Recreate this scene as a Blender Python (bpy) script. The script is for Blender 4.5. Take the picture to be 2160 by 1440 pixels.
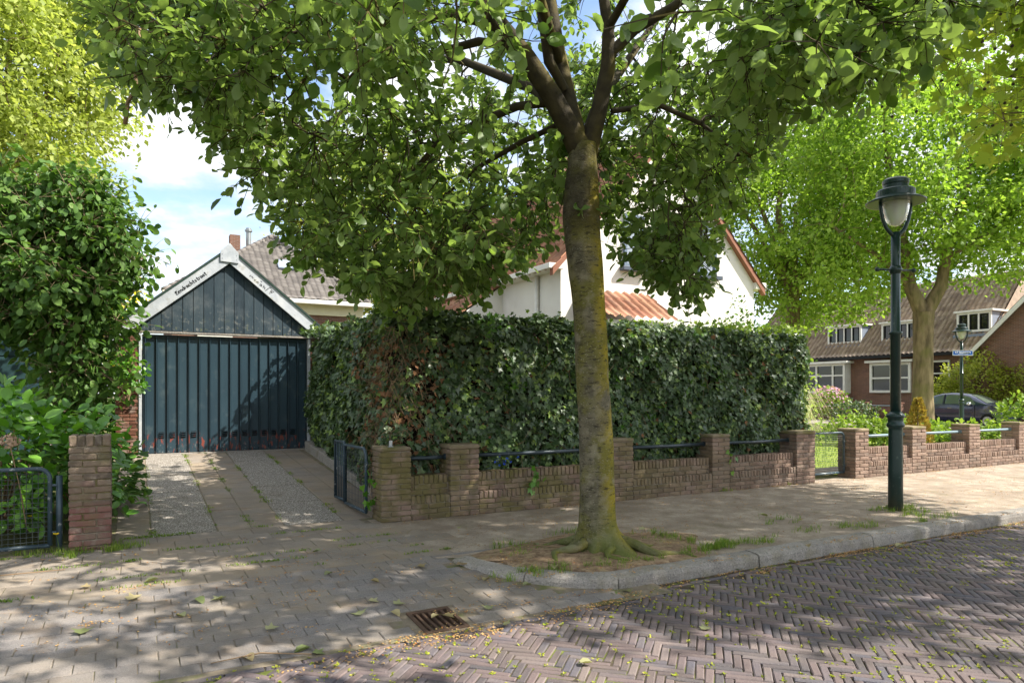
import bpy, bmesh, math, random, zlib
import numpy as np
from mathutils import Vector, Matrix

for o in list(bpy.data.objects):
    bpy.data.objects.remove(o)
SC = bpy.context.scene
COL = SC.collection
rng = np.random.default_rng(7)
R = random.Random(11)
PI = math.pi

# ------------------------------------------------------------------ camera
H = 1.5                                   # eye height
FPX, HOR = 1450.0, 828.0                  # focal length and horizon row for a 2160 x 1440 frame
cd = bpy.data.cameras.new('camera')
cam = bpy.data.objects.new('camera', cd)
COL.objects.link(cam)
cam.location = (0, 0, H)
cam.rotation_euler = (PI / 2, 0, 0)
cd.sensor_width = 36
cd.lens = 36 * FPX / 2160
cd.shift_y = (HOR - 720) / 2160
cd.clip_start = 0.05
cd.clip_end = 600
SC.camera = cam

# ------------------------------------------------------------------ light
SUN_EL, SUN_AZ = math.radians(47), math.radians(96)     # azimuth from +Y towards +X
wd = bpy.data.worlds.new('World')
SC.world = wd
wd.use_nodes = True
wt = wd.node_tree
wt.nodes.clear()
def wn(t, **k):
    n = wt.nodes.new(t)
    for a, b in k.items():
        setattr(n, a, b)
    return n
w_out = wn('ShaderNodeOutputWorld')
w_bg = wn('ShaderNodeBackground')
w_bg.inputs['Strength'].default_value = 0.145
sky = wn('ShaderNodeTexSky', sky_type='NISHITA', sun_disc=False)
sky.sun_elevation = SUN_EL
sky.sun_rotation = SUN_AZ
sky.air_density = 1.0
sky.dust_density = 1.2
tc = wn('ShaderNodeTexCoord')
sx = wn('ShaderNodeSeparateXYZ')
wt.links.new(tc.outputs['Generated'], sx.inputs[0])
za = wn('ShaderNodeMath', operation='MAXIMUM'); za.inputs[1].default_value = 0.0
wt.links.new(sx.outputs['Z'], za.inputs[0])
zb = wn('ShaderNodeMath', operation='ADD'); zb.inputs[1].default_value = 0.22
wt.links.new(za.outputs[0], zb.inputs[0])
dv = []
for ax in 'XY':
    d = wn('ShaderNodeMath', operation='DIVIDE')
    wt.links.new(sx.outputs[ax], d.inputs[0]); wt.links.new(zb.outputs[0], d.inputs[1])
    dv.append(d)
cx = wn('ShaderNodeCombineXYZ')
wt.links.new(dv[0].outputs[0], cx.inputs[0]); wt.links.new(dv[1].outputs[0], cx.inputs[1])
cx.inputs[2].default_value = 3.7
cn = wn('ShaderNodeTexNoise'); cn.inputs['Scale'].default_value = 2.1; cn.inputs['Detail'].default_value = 9
cn.inputs['Roughness'].default_value = 0.55
wt.links.new(cx.outputs[0], cn.inputs['Vector'])
cr = wn('ShaderNodeMapRange'); cr.interpolation_type = 'SMOOTHSTEP'
cr.inputs['From Min'].default_value = 0.37; cr.inputs['From Max'].default_value = 0.56
wt.links.new(cn.outputs['Fac'], cr.inputs['Value'])
# cloud body: brighter and darker billows
cn2 = wn('ShaderNodeTexNoise'); cn2.inputs['Scale'].default_value = 4.2; cn2.inputs['Detail'].default_value = 7
wt.links.new(cx.outputs[0], cn2.inputs['Vector'])
cr2 = wn('ShaderNodeMapRange'); cr2.inputs['From Min'].default_value = 0.35; cr2.inputs['From Max'].default_value = 0.62
wt.links.new(cn2.outputs['Fac'], cr2.inputs['Value'])
cmix = wn('ShaderNodeMixRGB'); cmix.inputs[1].default_value = (3.4, 3.6, 4.0, 1); cmix.inputs[2].default_value = (4.9, 5.0, 5.1, 1)
wt.links.new(cr2.outputs[0], cmix.inputs[0])
smix = wn('ShaderNodeMixRGB')
wt.links.new(cr.outputs[0], smix.inputs[0]); wt.links.new(sky.outputs[0], smix.inputs[1]); wt.links.new(cmix.outputs[0], smix.inputs[2])
wt.links.new(smix.outputs[0], w_bg.inputs['Color'])
wt.links.new(w_bg.outputs[0], w_out.inputs[0])

sl = bpy.data.lights.new('sun', 'SUN')
sl.energy = 5.0
sl.angle = math.radians(0.6)
sl.color = (1.0, 0.95, 0.86)
sun = bpy.data.objects.new('sun', sl)
COL.objects.link(sun)
SUN_DIR = Vector((math.sin(SUN_AZ) * math.cos(SUN_EL), math.cos(SUN_AZ) * math.cos(SUN_EL), math.sin(SUN_EL)))
sun.rotation_euler = SUN_DIR.to_track_quat('Z', 'Y').to_euler()
sun.location = (20, -3, 25)

SC.render.engine = 'CYCLES'
SC.cycles.max_bounces = 7
SC.cycles.diffuse_bounces = 3
SC.cycles.glossy_bounces = 2
SC.cycles.transmission_bounces = 4
vs = SC.view_settings
vs.view_transform = 'Standard'
vs.look = 'None'
vs.exposure = 1.1
vs.gamma = 1
vs.use_curve_mapping = False

# ------------------------------------------------------------------ frame of the garden wall: s along it, t away from the street
TH = math.atan2(1450, 2640)
U = Vector((math.cos(TH), math.sin(TH), 0))
V = Vector((-math.sin(TH), math.cos(TH), 0))
O = Vector((-1.5, 7.9, 0))
def W(s, t, z=0.0):
    return O + U * s + V * t + Vector((0, 0, z))
def ST(p):
    d = Vector((p[0], p[1], 0)) - O
    return d.dot(U), d.dot(V)
def PX(px, Y, z=None, py=None):
    """point at photo column px, depth Y and height z"""
    x = (px - 1080) / FPX * Y
    if z is None:
        z = H - (py - HOR) / FPX * Y
    return Vector((x, Y, z))
def proj(P):
    P = np.asarray(P)
    return 1080 + P[..., 0] / P[..., 1] * FPX, HOR - (P[..., 2] - H) / P[..., 1] * FPX

# ------------------------------------------------------------------ materials
def srgb(r, g, b):
    f = lambda c: (c / 255 / 12.92) if c / 255 <= 0.04045 else ((c / 255 + 0.055) / 1.055) ** 2.4
    return (f(r), f(g), f(b), 1)

def M(name, cols, scale=6, detail=6, rough=.75, spec=.25, rw=.4, bump=.15, bscale=60, over=(), metal=0,
      trans=0, back=None, stretch=None, tcol=None, coat=0):
    """cols: colours spread over a mix of noise and per-piece random; over: (colour, scale, lo, hi, strength, axis gradient)"""
    m = bpy.data.materials.new(name)
    m.use_nodes = True
    t = m.node_tree
    L = t.links.new
    def nd(ty, **k):
        n = t.nodes.new(ty)
        for a, b in k.items():
            setattr(n, a, b)
        return n
    bs = t.nodes['Principled BSDF']
    out = t.nodes['Material Output']
    geo = nd('ShaderNodeNewGeometry')
    pos = geo.outputs['Position']
    def vec(st):
        if not st:
            return pos
        v = nd('ShaderNodeVectorMath', operation='MULTIPLY')
        v.inputs[1].default_value = st
        L(pos, v.inputs[0])
        return v.outputs[0]
    def noise(sc, de=5, st=None, ro=.55):
        n = nd('ShaderNodeTexNoise')
        n.inputs['Scale'].default_value = sc
        n.inputs['Detail'].default_value = de
        n.inputs['Roughness'].default_value = ro
        L(vec(st), n.inputs['Vector'])
        return n.outputs['Fac']
    def mr(x, a, b, c=0, d=1):
        n = nd('ShaderNodeMapRange')
        n.inputs['From Min'].default_value = a; n.inputs['From Max'].default_value = b
        n.inputs['To Min'].default_value = c; n.inputs['To Max'].default_value = d
        L(x, n.inputs['Value'])
        return n.outputs[0]
    def math_(op, a, b):
        n = nd('ShaderNodeMath', operation=op)
        for i, x in enumerate((a, b)):
            if x is None: continue
            if isinstance(x, (int, float)): n.inputs[i].default_value = x
            else: L(x, n.inputs[i])
        return n.outputs[0]
    at = nd('ShaderNodeAttribute'); at.attribute_name = 'rnd'
    oi = nd('ShaderNodeObjectInfo')
    r = math_('FRACT', math_('ADD', at.outputs['Fac'], oi.outputs['Random']), None)
    n0 = mr(noise(scale, detail, stretch), .28, .72)
    f = math_('ADD', math_('MULTIPLY', n0, 1 - rw), math_('MULTIPLY', r, rw))
    if len(cols) == 1:
        c = nd('ShaderNodeRGB'); c.outputs[0].default_value = cols[0]; c = c.outputs[0]
    else:
        cr = nd('ShaderNodeValToRGB')
        e = cr.color_ramp.elements
        while len(e) < len(cols): e.new(.5)
        for i, cc in enumerate(cols):
            e[i].position = i / (len(cols) - 1) * .8 + .1
            e[i].color = cc
        L(f, cr.inputs[0]); c = cr.outputs[0]
    for ov in over:
        oc, osc, lo, hi, st = ov[:5]
        g = mr(noise(osc, 6, ov[6] if len(ov) > 6 else None), lo, hi, 0, st)
        if len(ov) > 5 and ov[5]:
            ax, a, b = ov[5]
            if ax in 'XYZ':
                sp = nd('ShaderNodeSeparateXYZ'); L(pos, sp.inputs[0]); gx = sp.outputs[ax]
            else:                                    # 'NX', 'NZ': by facing
                sp = nd('ShaderNodeSeparateXYZ'); L(geo.outputs['Normal'], sp.inputs[0]); gx = sp.outputs[ax[1]]
            g = math_('MULTIPLY', g, mr(gx, a, b))
        mx = nd('ShaderNodeMixRGB'); mx.inputs[2].default_value = oc
        L(g, mx.inputs[0]); L(c, mx.inputs[1]); c = mx.outputs[0]
    if back is not None:
        mx = nd('ShaderNodeMixRGB'); L(geo.outputs['Backfacing'], mx.inputs[0]); L(c, mx.inputs[1])
        mu = nd('ShaderNodeMixRGB'); mu.inputs[0].default_value = .75; mu.inputs[2].default_value = back; L(c, mu.inputs[1])
        L(mu.outputs[0], mx.inputs[2]); c = mx.outputs[0]
    L(c, bs.inputs['Base Color'])
    bs.inputs['Roughness'].default_value = rough
    bs.inputs['Specular IOR Level'].default_value = spec
    bs.inputs['Metallic'].default_value = metal
    if coat: bs.inputs['Coat Weight'].default_value = coat; bs.inputs['Coat Roughness'].default_value = .06
    if bump:
        b = nd('ShaderNodeBump'); b.inputs['Strength'].default_value = bump; b.inputs['Distance'].default_value = .02
        L(noise(bscale, 5, stretch, .65), b.inputs['Height']); L(b.outputs[0], bs.inputs['Normal'])
    if trans:
        tr = nd('ShaderNodeBsdfTranslucent')
        hs = nd('ShaderNodeMixRGB', blend_type='MULTIPLY'); hs.inputs[0].default_value = 1
        hs.inputs[2].default_value = tcol or (1.5, 1.55, .7, 1)
        L(c, hs.inputs[1]); L(hs.outputs[0], tr.inputs[0])
        ms = nd('ShaderNodeMixShader'); ms.inputs[0].default_value = trans
        L(bs.outputs[0], ms.inputs[1]); L(tr.outputs[0], ms.inputs[2]); L(ms.outputs[0], out.inputs[0])
    return m

def glass_mat(name, col, rough=.03):
    m = bpy.data.materials.new(name); m.use_nodes = True
    b = m.node_tree.nodes['Principled BSDF']
    b.inputs['Base Color'].default_value = col
    b.inputs['Roughness'].default_value = rough
    b.inputs['Specular IOR Level'].default_value = .6
    return m

G = srgb
MOSS, ALGAE = G(96, 98, 38), G(104, 98, 52)
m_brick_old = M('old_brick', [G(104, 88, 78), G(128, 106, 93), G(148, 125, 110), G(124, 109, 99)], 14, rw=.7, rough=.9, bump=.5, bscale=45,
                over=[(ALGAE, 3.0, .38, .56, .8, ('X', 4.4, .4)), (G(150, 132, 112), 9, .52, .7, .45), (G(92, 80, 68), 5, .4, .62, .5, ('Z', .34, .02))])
m_brick_pillar = M('pillar_brick', [G(92, 82, 72), G(114, 100, 86), G(128, 112, 96), G(116, 96, 86)], 14, rw=.7, rough=.9, bump=.5, bscale=45,
                over=[(G(122, 78, 74), 4, .3, .5, .7, ('Z', .48, .38)), (G(150, 140, 128), 12, .55, .72, .5), (G(110, 106, 62), 5, .52, .7, .4)])
m_brick_dark = M('garage_brick', [G(86, 56, 44), G(110, 72, 56), G(128, 92, 76)], 12, rw=.7, rough=.9, bump=.4, over=[(G(160, 146, 134), 5, .5, .66, .6)])
m_mortar = M('mortar', [G(120, 110, 98), G(150, 138, 122)], 20, rough=.95, bump=.5, over=[(ALGAE, 4, .40, .58, .8, ('X', 4.4, .4))])
m_cap = M('pier_cap', [G(118, 104, 84), G(150, 134, 112)], 12, rough=.95, bump=.6, over=[(MOSS, 6, .45, .65, .7)])
m_road = M('road_brick', [G(82, 77, 79), G(100, 87, 85), G(112, 97, 95), G(86, 83, 90), G(120, 107, 103)], 5, rw=.85, rough=.7, spec=.35, bump=.35, bscale=70,
           over=[(G(132, 119, 109), 2.2, .5, .72, .5), (G(78, 74, 76), 40, .55, .75, .45), (G(76, 70, 69), 1.1, .46, .66, .5), (G(146, 135, 126), 90, .6, .72, .4)])
m_sand = M('joint_sand', [G(70, 62, 52), G(98, 87, 71)], 18, rough=1, bump=.6, over=[(G(112, 122, 52), 7, .5, .62, .8)])
m_bed = M('paving_bed', [G(112, 102, 88), G(136, 124, 106)], 18, rw=0, rough=1, bump=.6, over=[(G(100, 108, 56), 5, .5, .64, .7)])
m_tile = M('paving_tile', [G(132, 122, 112), G(144, 134, 123), G(154, 143, 131)], 5, rw=.4, rough=.9, bump=.6, bscale=130,
           over=[(G(88, 84, 82), 110, .52, .66, .55), (G(182, 174, 164), 140, .58, .7, .5), (G(150, 126, 96), 3, .52, .7, .5), (G(160, 143, 120), 1.3, .42, .62, .55), (G(112, 104, 94), .9, .48, .66, .45)])
m_paver = M('paver', [G(122, 116, 112), G(132, 126, 122), G(144, 136, 130)], 5, rw=.45, rough=.9, bump=.6, bscale=140,
           over=[(G(82, 82, 84), 120, .5, .66, .6), (G(186, 182, 178), 150, .57, .7, .5), (G(146, 122, 92), 3.5, .52, .7, .5), (G(154, 140, 120), 1.3, .44, .64, .55), (G(104, 98, 92), .9, .46, .64, .45)])
m_aggr = M('exposed_aggregate', [G(134, 126, 117), G(168, 160, 149)], 30, rw=.1, rough=.85, bump=1.0, bscale=110,
           over=[(G(88, 80, 72), 60, .50, .58, .8), (G(222, 214, 202), 66, .54, .60, .9), (G(112, 98, 76), 2.5, .55, .75, .5)])
m_walk = M('sandy_walk', [G(150, 136, 120), G(170, 155, 138), G(188, 173, 155)], 4, rw=0, rough=.95, bump=1.0, bscale=70,
           over=[(G(122, 108, 92), 70, .52, .68, .5), (G(206, 190, 168), 95, .56, .7, .5), (G(130, 115, 99), 1.6, .45, .65, .6), (G(126, 98, 70), 7, .58, .70, .5), (G(112, 100, 88), 26, .56, .66, .5), (G(112, 106, 66), 2.4, .58, .7, .4)])
m_kerb = M('kerb_concrete', [G(126, 120, 114), G(152, 146, 138), G(168, 160, 150)], 6, rw=.4, rough=.9, bump=.8, bscale=70,
           over=[(G(92, 88, 84), 55, .5, .66, .6), (G(198, 190, 180), 70, .57, .68, .5), (G(120, 112, 82), 4, .52, .68, .5)])
m_soil = M('soil', [G(124, 102, 80), G(150, 126, 100), G(172, 148, 120)], 12, rw=0, rough=1, bump=1, bscale=60, over=[(G(84, 62, 46), 30, .52, .66, .6), (G(120, 124, 60), 3, .52, .66, .4)])
m_earth = M('garden_earth', [G(70, 66, 44), G(96, 98, 54)], 2, rw=0, rough=1, bump=.5)
m_lawn = M('lawn_green', [G(112, 132, 48), G(150, 164, 66)], 3, rw=0, rough=.95, bump=.8, bscale=60)
m_asph = M('side_street_brick', [G(120, 112, 106), G(146, 136, 126)], 3, rw=0, rough=.9, bump=.3)
m_bluedoor = M('blue_door_paint', [G(32, 52, 63), G(38, 60, 71), G(46, 68, 78)], 3, rw=.35, rough=.42, spec=.5, bump=.06, bscale=40, stretch=(1, 1, .3),
           over=[(G(140, 66, 50), 13, .56, .62, .9, ('Z', .80, .66), (1.6, 1.6, .55)), (G(166, 166, 160), 22, .6, .66, .7, ('Z', .62, .45)), (G(92, 104, 104), 5, .58, .75, .4)])
m_bluewood = M('weathered_blue_boards', [G(38, 50, 58), G(48, 62, 70), G(60, 72, 78)], 5, rw=.5, rough=.65, bump=.35, bscale=40, stretch=(3, 3, .4),
           over=[(G(132, 132, 124), 12, .55, .68, .7, ('Z', 3.15, 2.65)), (G(104, 106, 72), 14, .6, .7, .8, ('Z', 2.95, 2.65)), (G(96, 102, 104), 3, .5, .7, .5)])
m_barge = M('white_bargeboard', [G(158, 163, 168), G(178, 182, 186), G(196, 197, 197)], 5, rw=.2, rough=.6, bump=.2, bscale=30,
           over=[(G(140, 136, 124), 7, .58, .72, .6), (G(150, 140, 96), 4, .62, .72, .5)])
m_white = M('white_paint', [G(218, 214, 204), G(232, 229, 220)], 3, rw=.2, rough=.55, bump=.05, over=[(G(186, 178, 164), 4, .56, .75, .5)])
m_render = M('white_render', [G(222, 216, 208), G(232, 228, 220)], 1.2, rw=.1, rough=.85, bump=.15, bscale=50, over=[(G(196, 188, 176), 1.5, .55, .75, .5)])
m_cream = M('cream_paint', [G(214, 204, 170), G(226, 218, 188)], 3, rw=.2, rough=.6, bump=.05)
m_greenedge = M('green_edge', [G(38, 66, 56), G(52, 80, 66)], 5, rough=.5)
m_bitumen = M('roof_felt', [G(52, 54, 56), G(70, 72, 72)], 5, rough=.9, bump=.4)
m_black = M('black_paint', [G(22, 22, 24), G(32, 32, 32)], 5, rough=.5, bump=0)
m_ink = M('black_marker', [G(16, 16, 18)], rough=.6, bump=0)
m_pipe = M('rail_paint', [G(42, 54, 60), G(54, 66, 74)], 8, rw=.3, rough=.38, spec=.5, bump=.1, over=[(G(116, 120, 122), 14, .62, .7, .6)])
m_pipe2 = M('grey_blue_rail', [G(104, 124, 132), G(120, 140, 148)], 8, rw=.3, rough=.45, spec=.5, bump=.1, over=[(G(150, 150, 146), 12, .6, .7, .6)])
m_gate = M('gate_paint', [G(44, 60, 70), G(60, 78, 88)], 8, rw=.2, rough=.4, spec=.5, bump=.1, over=[(G(168, 170, 168), 24, .62, .68, .7)])
m_wire = M('gate_wire', [G(60, 66, 68), G(88, 92, 92)], 8, rough=.5, bump=0)
m_lamp = M('lamp_green', [G(24, 46, 44), G(34, 58, 54)], 5, rough=.32, spec=.5, bump=.05, over=[(G(92, 84, 62), 6, .5, .7, .6, ('Z', .3, .0)), (G(96, 110, 100), 22, .62, .7, .4)])
m_hat_in = M('lamp_hat_inside', [G(176, 168, 156)], rough=.6, bump=0)
m_metal = M('grate_iron', [G(70, 54, 44), G(98, 78, 64)], 12, rough=.7, bump=.4, metal=.3)
m_tile_or = M('orange_roof_tile', [G(136, 92, 74), G(164, 114, 90), G(182, 136, 108), G(150, 110, 92)], 4, rw=.7, rough=.8, bump=.2, over=[(G(110, 92, 72), 2, .55, .72, .5)])
m_tile_gr = M('grey_roof_tile', [G(96, 91, 88), G(113, 107, 103), G(128, 122, 117)], 3, rw=.7, rough=.8, bump=.2)
m_tile_br = M('brown_roof_tile', [G(132, 114, 100), G(160, 140, 122), G(182, 162, 142), G(146, 130, 118)], 3, rw=.7, rough=.7, bump=.2)
m_lead = M('lead_flashing', [G(112, 122, 138), G(134, 142, 156)], 4, rough=.5, bump=.1)
m_slate = M('slate_sill', [G(66, 74, 86), G(84, 92, 104)], 5, rough=.5)
m_frame_bl = M('blue_grey_frame', [G(104, 118, 134)], rough=.5, bump=0)
m_terra = M('terracotta', [G(136, 92, 74), G(154, 108, 88)], 5, rough=.8)
m_orange_wood = M('orange_stain', [G(150, 84, 36), G(170, 98, 44)], 6, rough=.6)
m_glass = glass_mat('window_glass', (.012, .015, .015, 1), .02)
m_glass_l = glass_mat('sky_window_glass', (.30, .34, .40, 1), .08)
def brickwork(name, c1, c2, cm, sc=1.0):
    m = bpy.data.materials.new(name); m.use_nodes = True
    t = m.node_tree; b = t.nodes['Principled BSDF']; b.inputs['Roughness'].default_value = .9
    tcn = t.nodes.new('ShaderNodeTexCoord'); br = t.nodes.new('ShaderNodeTexBrick')
    br.inputs['Color1'].default_value = c1; br.inputs['Color2'].default_value = c2; br.inputs['Mortar'].default_value = cm
    br.inputs['Scale'].default_value = sc; br.inputs['Mortar Size'].default_value = .008
    br.inputs['Brick Width'].default_value = .22; br.inputs['Row Height'].default_value = .063
    se = t.nodes.new('ShaderNodeSeparateXYZ'); co = t.nodes.new('ShaderNodeCombineXYZ'); ad = t.nodes.new('ShaderNodeMath'); ad.operation = 'ADD'
    t.links.new(tcn.outputs['Object'], se.inputs[0]); t.links.new(se.outputs[0], ad.inputs[0]); t.links.new(se.outputs[1], ad.inputs[1])
    t.links.new(ad.outputs[0], co.inputs[0]); t.links.new(se.outputs[2], co.inputs[1]); t.links.new(co.outputs[0], br.inputs['Vector'])
    no = t.nodes.new('ShaderNodeTexNoise'); no.inputs['Scale'].default_value = .9; no.inputs['Detail'].default_value = 6
    mx = t.nodes.new('ShaderNodeMixRGB'); mx.blend_type = 'MULTIPLY'; mx.inputs[0].default_value = .45
    t.links.new(tcn.outputs['Object'], no.inputs['Vector']); t.links.new(br.outputs[0], mx.inputs[1]); t.links.new(no.outputs[0], mx.inputs[2])
    t.links.new(mx.outputs[0], b.inputs['Base Color'])
    bu = t.nodes.new('ShaderNodeBump'); bu.inputs['Strength'].default_value = .5; bu.inputs['Distance'].default_value = .01; bu.invert = True
    t.links.new(br.outputs['Fac'], bu.inputs['Height']); t.links.new(bu.outputs[0], b.inputs['Normal'])
    return m
m_brickwall = brickwork('far_brickwork', G(146, 98, 78), G(118, 78, 64), G(150, 136, 122))
# foliage
m_leaf_wb = M('whitebeam_leaf', [G(70, 96, 38), G(90, 117, 48), G(116, 140, 72)], 1.2, rw=.75, rough=.45, spec=.4, bump=0, trans=.48, back=G(126, 146, 94), tcol=(1.5, 1.55, .7, 1))
m_leaf_ivy = M('ivy_leaf', [G(52, 70, 44), G(66, 90, 50), G(82, 106, 62), G(104, 118, 98), G(134, 158, 70)], 1.3, rw=.8, rough=.42, spec=.45, bump=0, trans=.2)
m_leaf_dry = M('dry_ivy', [G(110, 76, 52), G(146, 106, 76), G(124, 92, 60)], 3, rw=.8, rough=.9, bump=0, trans=.2)
m_leaf_maple = M('fresh_maple_leaf', [G(106, 134, 52), G(132, 160, 64), G(162, 184, 88)], .7, rw=.7, rough=.5, bump=0, trans=.5, tcol=(1.42, 1.52, .75, 1))
m_leaf_light = M('light_green_leaf', [G(132, 148, 68), G(158, 170, 86), G(182, 190, 112)], .7, rw=.7, rough=.5, bump=0, trans=.48, tcol=(1.4, 1.42, .78, 1))
m_leaf_hazel = M('hazel_leaf', [G(62, 94, 40), G(82, 114, 50), G(108, 138, 64)], 1.5, rw=.75, rough=.55, spec=.3, bump=0, trans=.34, tcol=(1.35, 1.4, .7, 1))
m_leaf_hyd = M('hydrangea_leaf', [G(66, 108, 32), G(88, 136, 42), G(116, 160, 54)], 1.5, rw=.75, rough=.36, spec=.5, bump=0, trans=.3)
m_leaf_plane = M('plane_leaf', [G(114, 138, 50), G(138, 158, 60), G(164, 174, 72)], .8, rw=.7, rough=.45, bump=0, trans=.5, tcol=(1.4, 1.4, .75, 1))
m_leaf_bush = M('yellow_green_leaf', [G(122, 134, 52), G(150, 158, 66), G(178, 178, 88)], 1, rw=.75, rough=.45, bump=0, trans=.42)
m_leaf_low = M('low_shrub_leaf', [G(92, 118, 46), G(118, 142, 58), G(144, 162, 76)], 1, rw=.75, rough=.45, bump=0, trans=.4)
m_leaf_conifer = M('golden_conifer', [G(146, 138, 60), G(170, 140, 72), G(120, 128, 50)], 4, rw=.6, rough=.8, bump=0, trans=.2)
m_leaf_yel = M('laburnum_yellow', [G(196, 190, 50), G(214, 200, 70)], 1, rw=.7, rough=.6, bump=0, trans=.4)
m_pink = M('pink_blossom', [G(196, 140, 180), G(216, 170, 200)], 1, rw=.7, rough=.6, bump=0, trans=.3)
m_grass = M('grass_blade', [G(84, 112, 40), G(114, 142, 54), G(150, 158, 80)], 3, rw=.8, rough=.6, bump=0, trans=.35)
m_pampas = M('pale_grass', [G(150, 158, 112), G(190, 190, 150), G(210, 206, 176)], 3, rw=.8, rough=.6, bump=0, trans=.3)
m_moss = M('joint_moss', [G(116, 128, 36), G(150, 158, 54), G(170, 164, 74)], 4, rw=.8, rough=.9, bump=0, trans=.25)
m_litter = M('dry_litter', [G(146, 112, 70), G(176, 138, 88), G(196, 164, 110), G(150, 96, 52)], 5, rw=.85, rough=.9, bump=0)
m_fallen = M('fallen_leaf_green', [G(134, 138, 100), G(164, 160, 120), G(160, 136, 100), G(112, 122, 78)], 3, rw=.9, rough=.6, bump=0, trans=.2)
m_bark_wb = M('smooth_bark', [G(74, 70, 56), G(98, 92, 74), G(120, 112, 92)], 5, rw=0, rough=.9, bump=.8, bscale=34, stretch=(1, 1, 1.3),
              over=[(G(158, 140, 34), 3.0, .34, .52, .9, ('NX', -.1, .75)), (G(108, 104, 44), 3.2, .46, .6, .75), (G(166, 160, 146), 60, .6, .67, .6, None, (1, 1, 1.6)), (G(52, 46, 36), 30, .56, .64, .8, None, (.6, .6, 2.0)), (G(142, 134, 112), 6, .55, .66, .6), (G(50, 44, 34), 2.2, .42, .6, .7, ('Z', 2.6, 3.2)), (G(92, 100, 44), 2.6, .3, .55, .8, ('Z', .55, .05))])  # first overlay mixes yellow into bark faces turned to the right
m_bark_dk = M('dark_branch_bark', [G(48, 42, 32), G(72, 64, 46)], 9, rw=0, rough=.9, bump=.4, bscale=40, over=[(G(112, 100, 42), 3, .46, .62, .7, ('NX', -.2, .8))])
m_bark = M('tree_bark', [G(92, 80, 62), G(124, 108, 84), G(146, 128, 102)], 5, rw=0, rough=.95, bump=.8, bscale=18, stretch=(1.5, 1.5, .35), over=[(G(106, 104, 58), 1.6, .5, .66, .6)])
m_twig = M('dry_twig', [G(112, 92, 70), G(150, 126, 98)], 6, rw=.5, rough=.9, bump=0)
m_carblue = M('dark_blue_car_paint', [G(22, 30, 58), G(27, 36, 68)], 2, rough=.25, spec=.6, bump=0, coat=1)
m_chrome = M('chrome', [G(210, 210, 208)], rough=.15, metal=1, bump=0)
m_rubber = M('rubber', [G(26, 26, 26)], rough=.8, bump=0)
m_signblue = M('sign_blue', [G(24, 78, 158), G(28, 84, 166)], 3, rough=.4, bump=0)
m_signwhite = M('sign_white', [G(232, 232, 230)], rough=.5, bump=0)
m_zinc = M('zinc', [G(150, 154, 158), G(172, 174, 176)], 6, rough=.4, metal=.6, bump=.05)
m_yellow = M('yellow_petal', [G(232, 200, 36)], rough=.6, bump=0, trans=.2)
m_blueflower = M('blue_petal', [G(52, 84, 190), G(70, 104, 210)], 3, rough=.6, bump=0, trans=.2)
m_dryhead = M('dry_flower_head', [G(150, 124, 102), G(186, 160, 136)], 9, rw=.6, rough=.9, bump=0)

# ------------------------------------------------------------------ mesh helpers
def tag(o, label=None, cat=None, group=None, kind=None):
    if label: o['label'] = label
    if cat: o['category'] = cat
    if group: o['group'] = group
    if kind: o['kind'] = kind
    return o
def link(name, data, parent=None, loc=None, rz=None):
    o = bpy.data.objects.new(name, data)
    COL.objects.link(o)
    if parent is not None: o.parent = parent
    if loc is not None: o.location = loc
    if rz is not None: o.rotation_euler = (0, 0, rz)
    return o
def empty(name, loc=(0, 0, 0), rz=0.0, label=None, cat=None, group=None):
    o = link(name, None, None, loc, rz)
    o.empty_display_size = .2
    return tag(o, label, cat, group)
def wall_empty(name, s, t, z, label=None, cat=None, group=None):
    return empty(name, W(s, t, z), TH, label, cat, group)

def mesh_np(name, Vv, T, mat, rnd=None, smooth=False):
    me = bpy.data.meshes.new(name)
    Vv = np.ascontiguousarray(Vv, dtype=np.float32).reshape(-1, 3)
    T = np.ascontiguousarray(T, dtype=np.int32).reshape(-1, 3)
    me.vertices.add(len(Vv)); me.vertices.foreach_set('co', Vv.ravel())
    me.loops.add(T.size); me.loops.foreach_set('vertex_index', T.ravel())
    me.polygons.add(len(T)); me.polygons.foreach_set('loop_start', np.arange(0, T.size, 3, dtype=np.int32))
    if smooth: me.polygons.foreach_set('use_smooth', np.ones(len(T), dtype=bool))
    me.update(calc_edges=True)
    if rnd is not None:
        a = me.attributes.new('rnd', 'FLOAT', 'POINT'); a.data.foreach_set('value', np.ascontiguousarray(rnd, dtype=np.float32))
    me.materials.append(mat)
    return me

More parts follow.
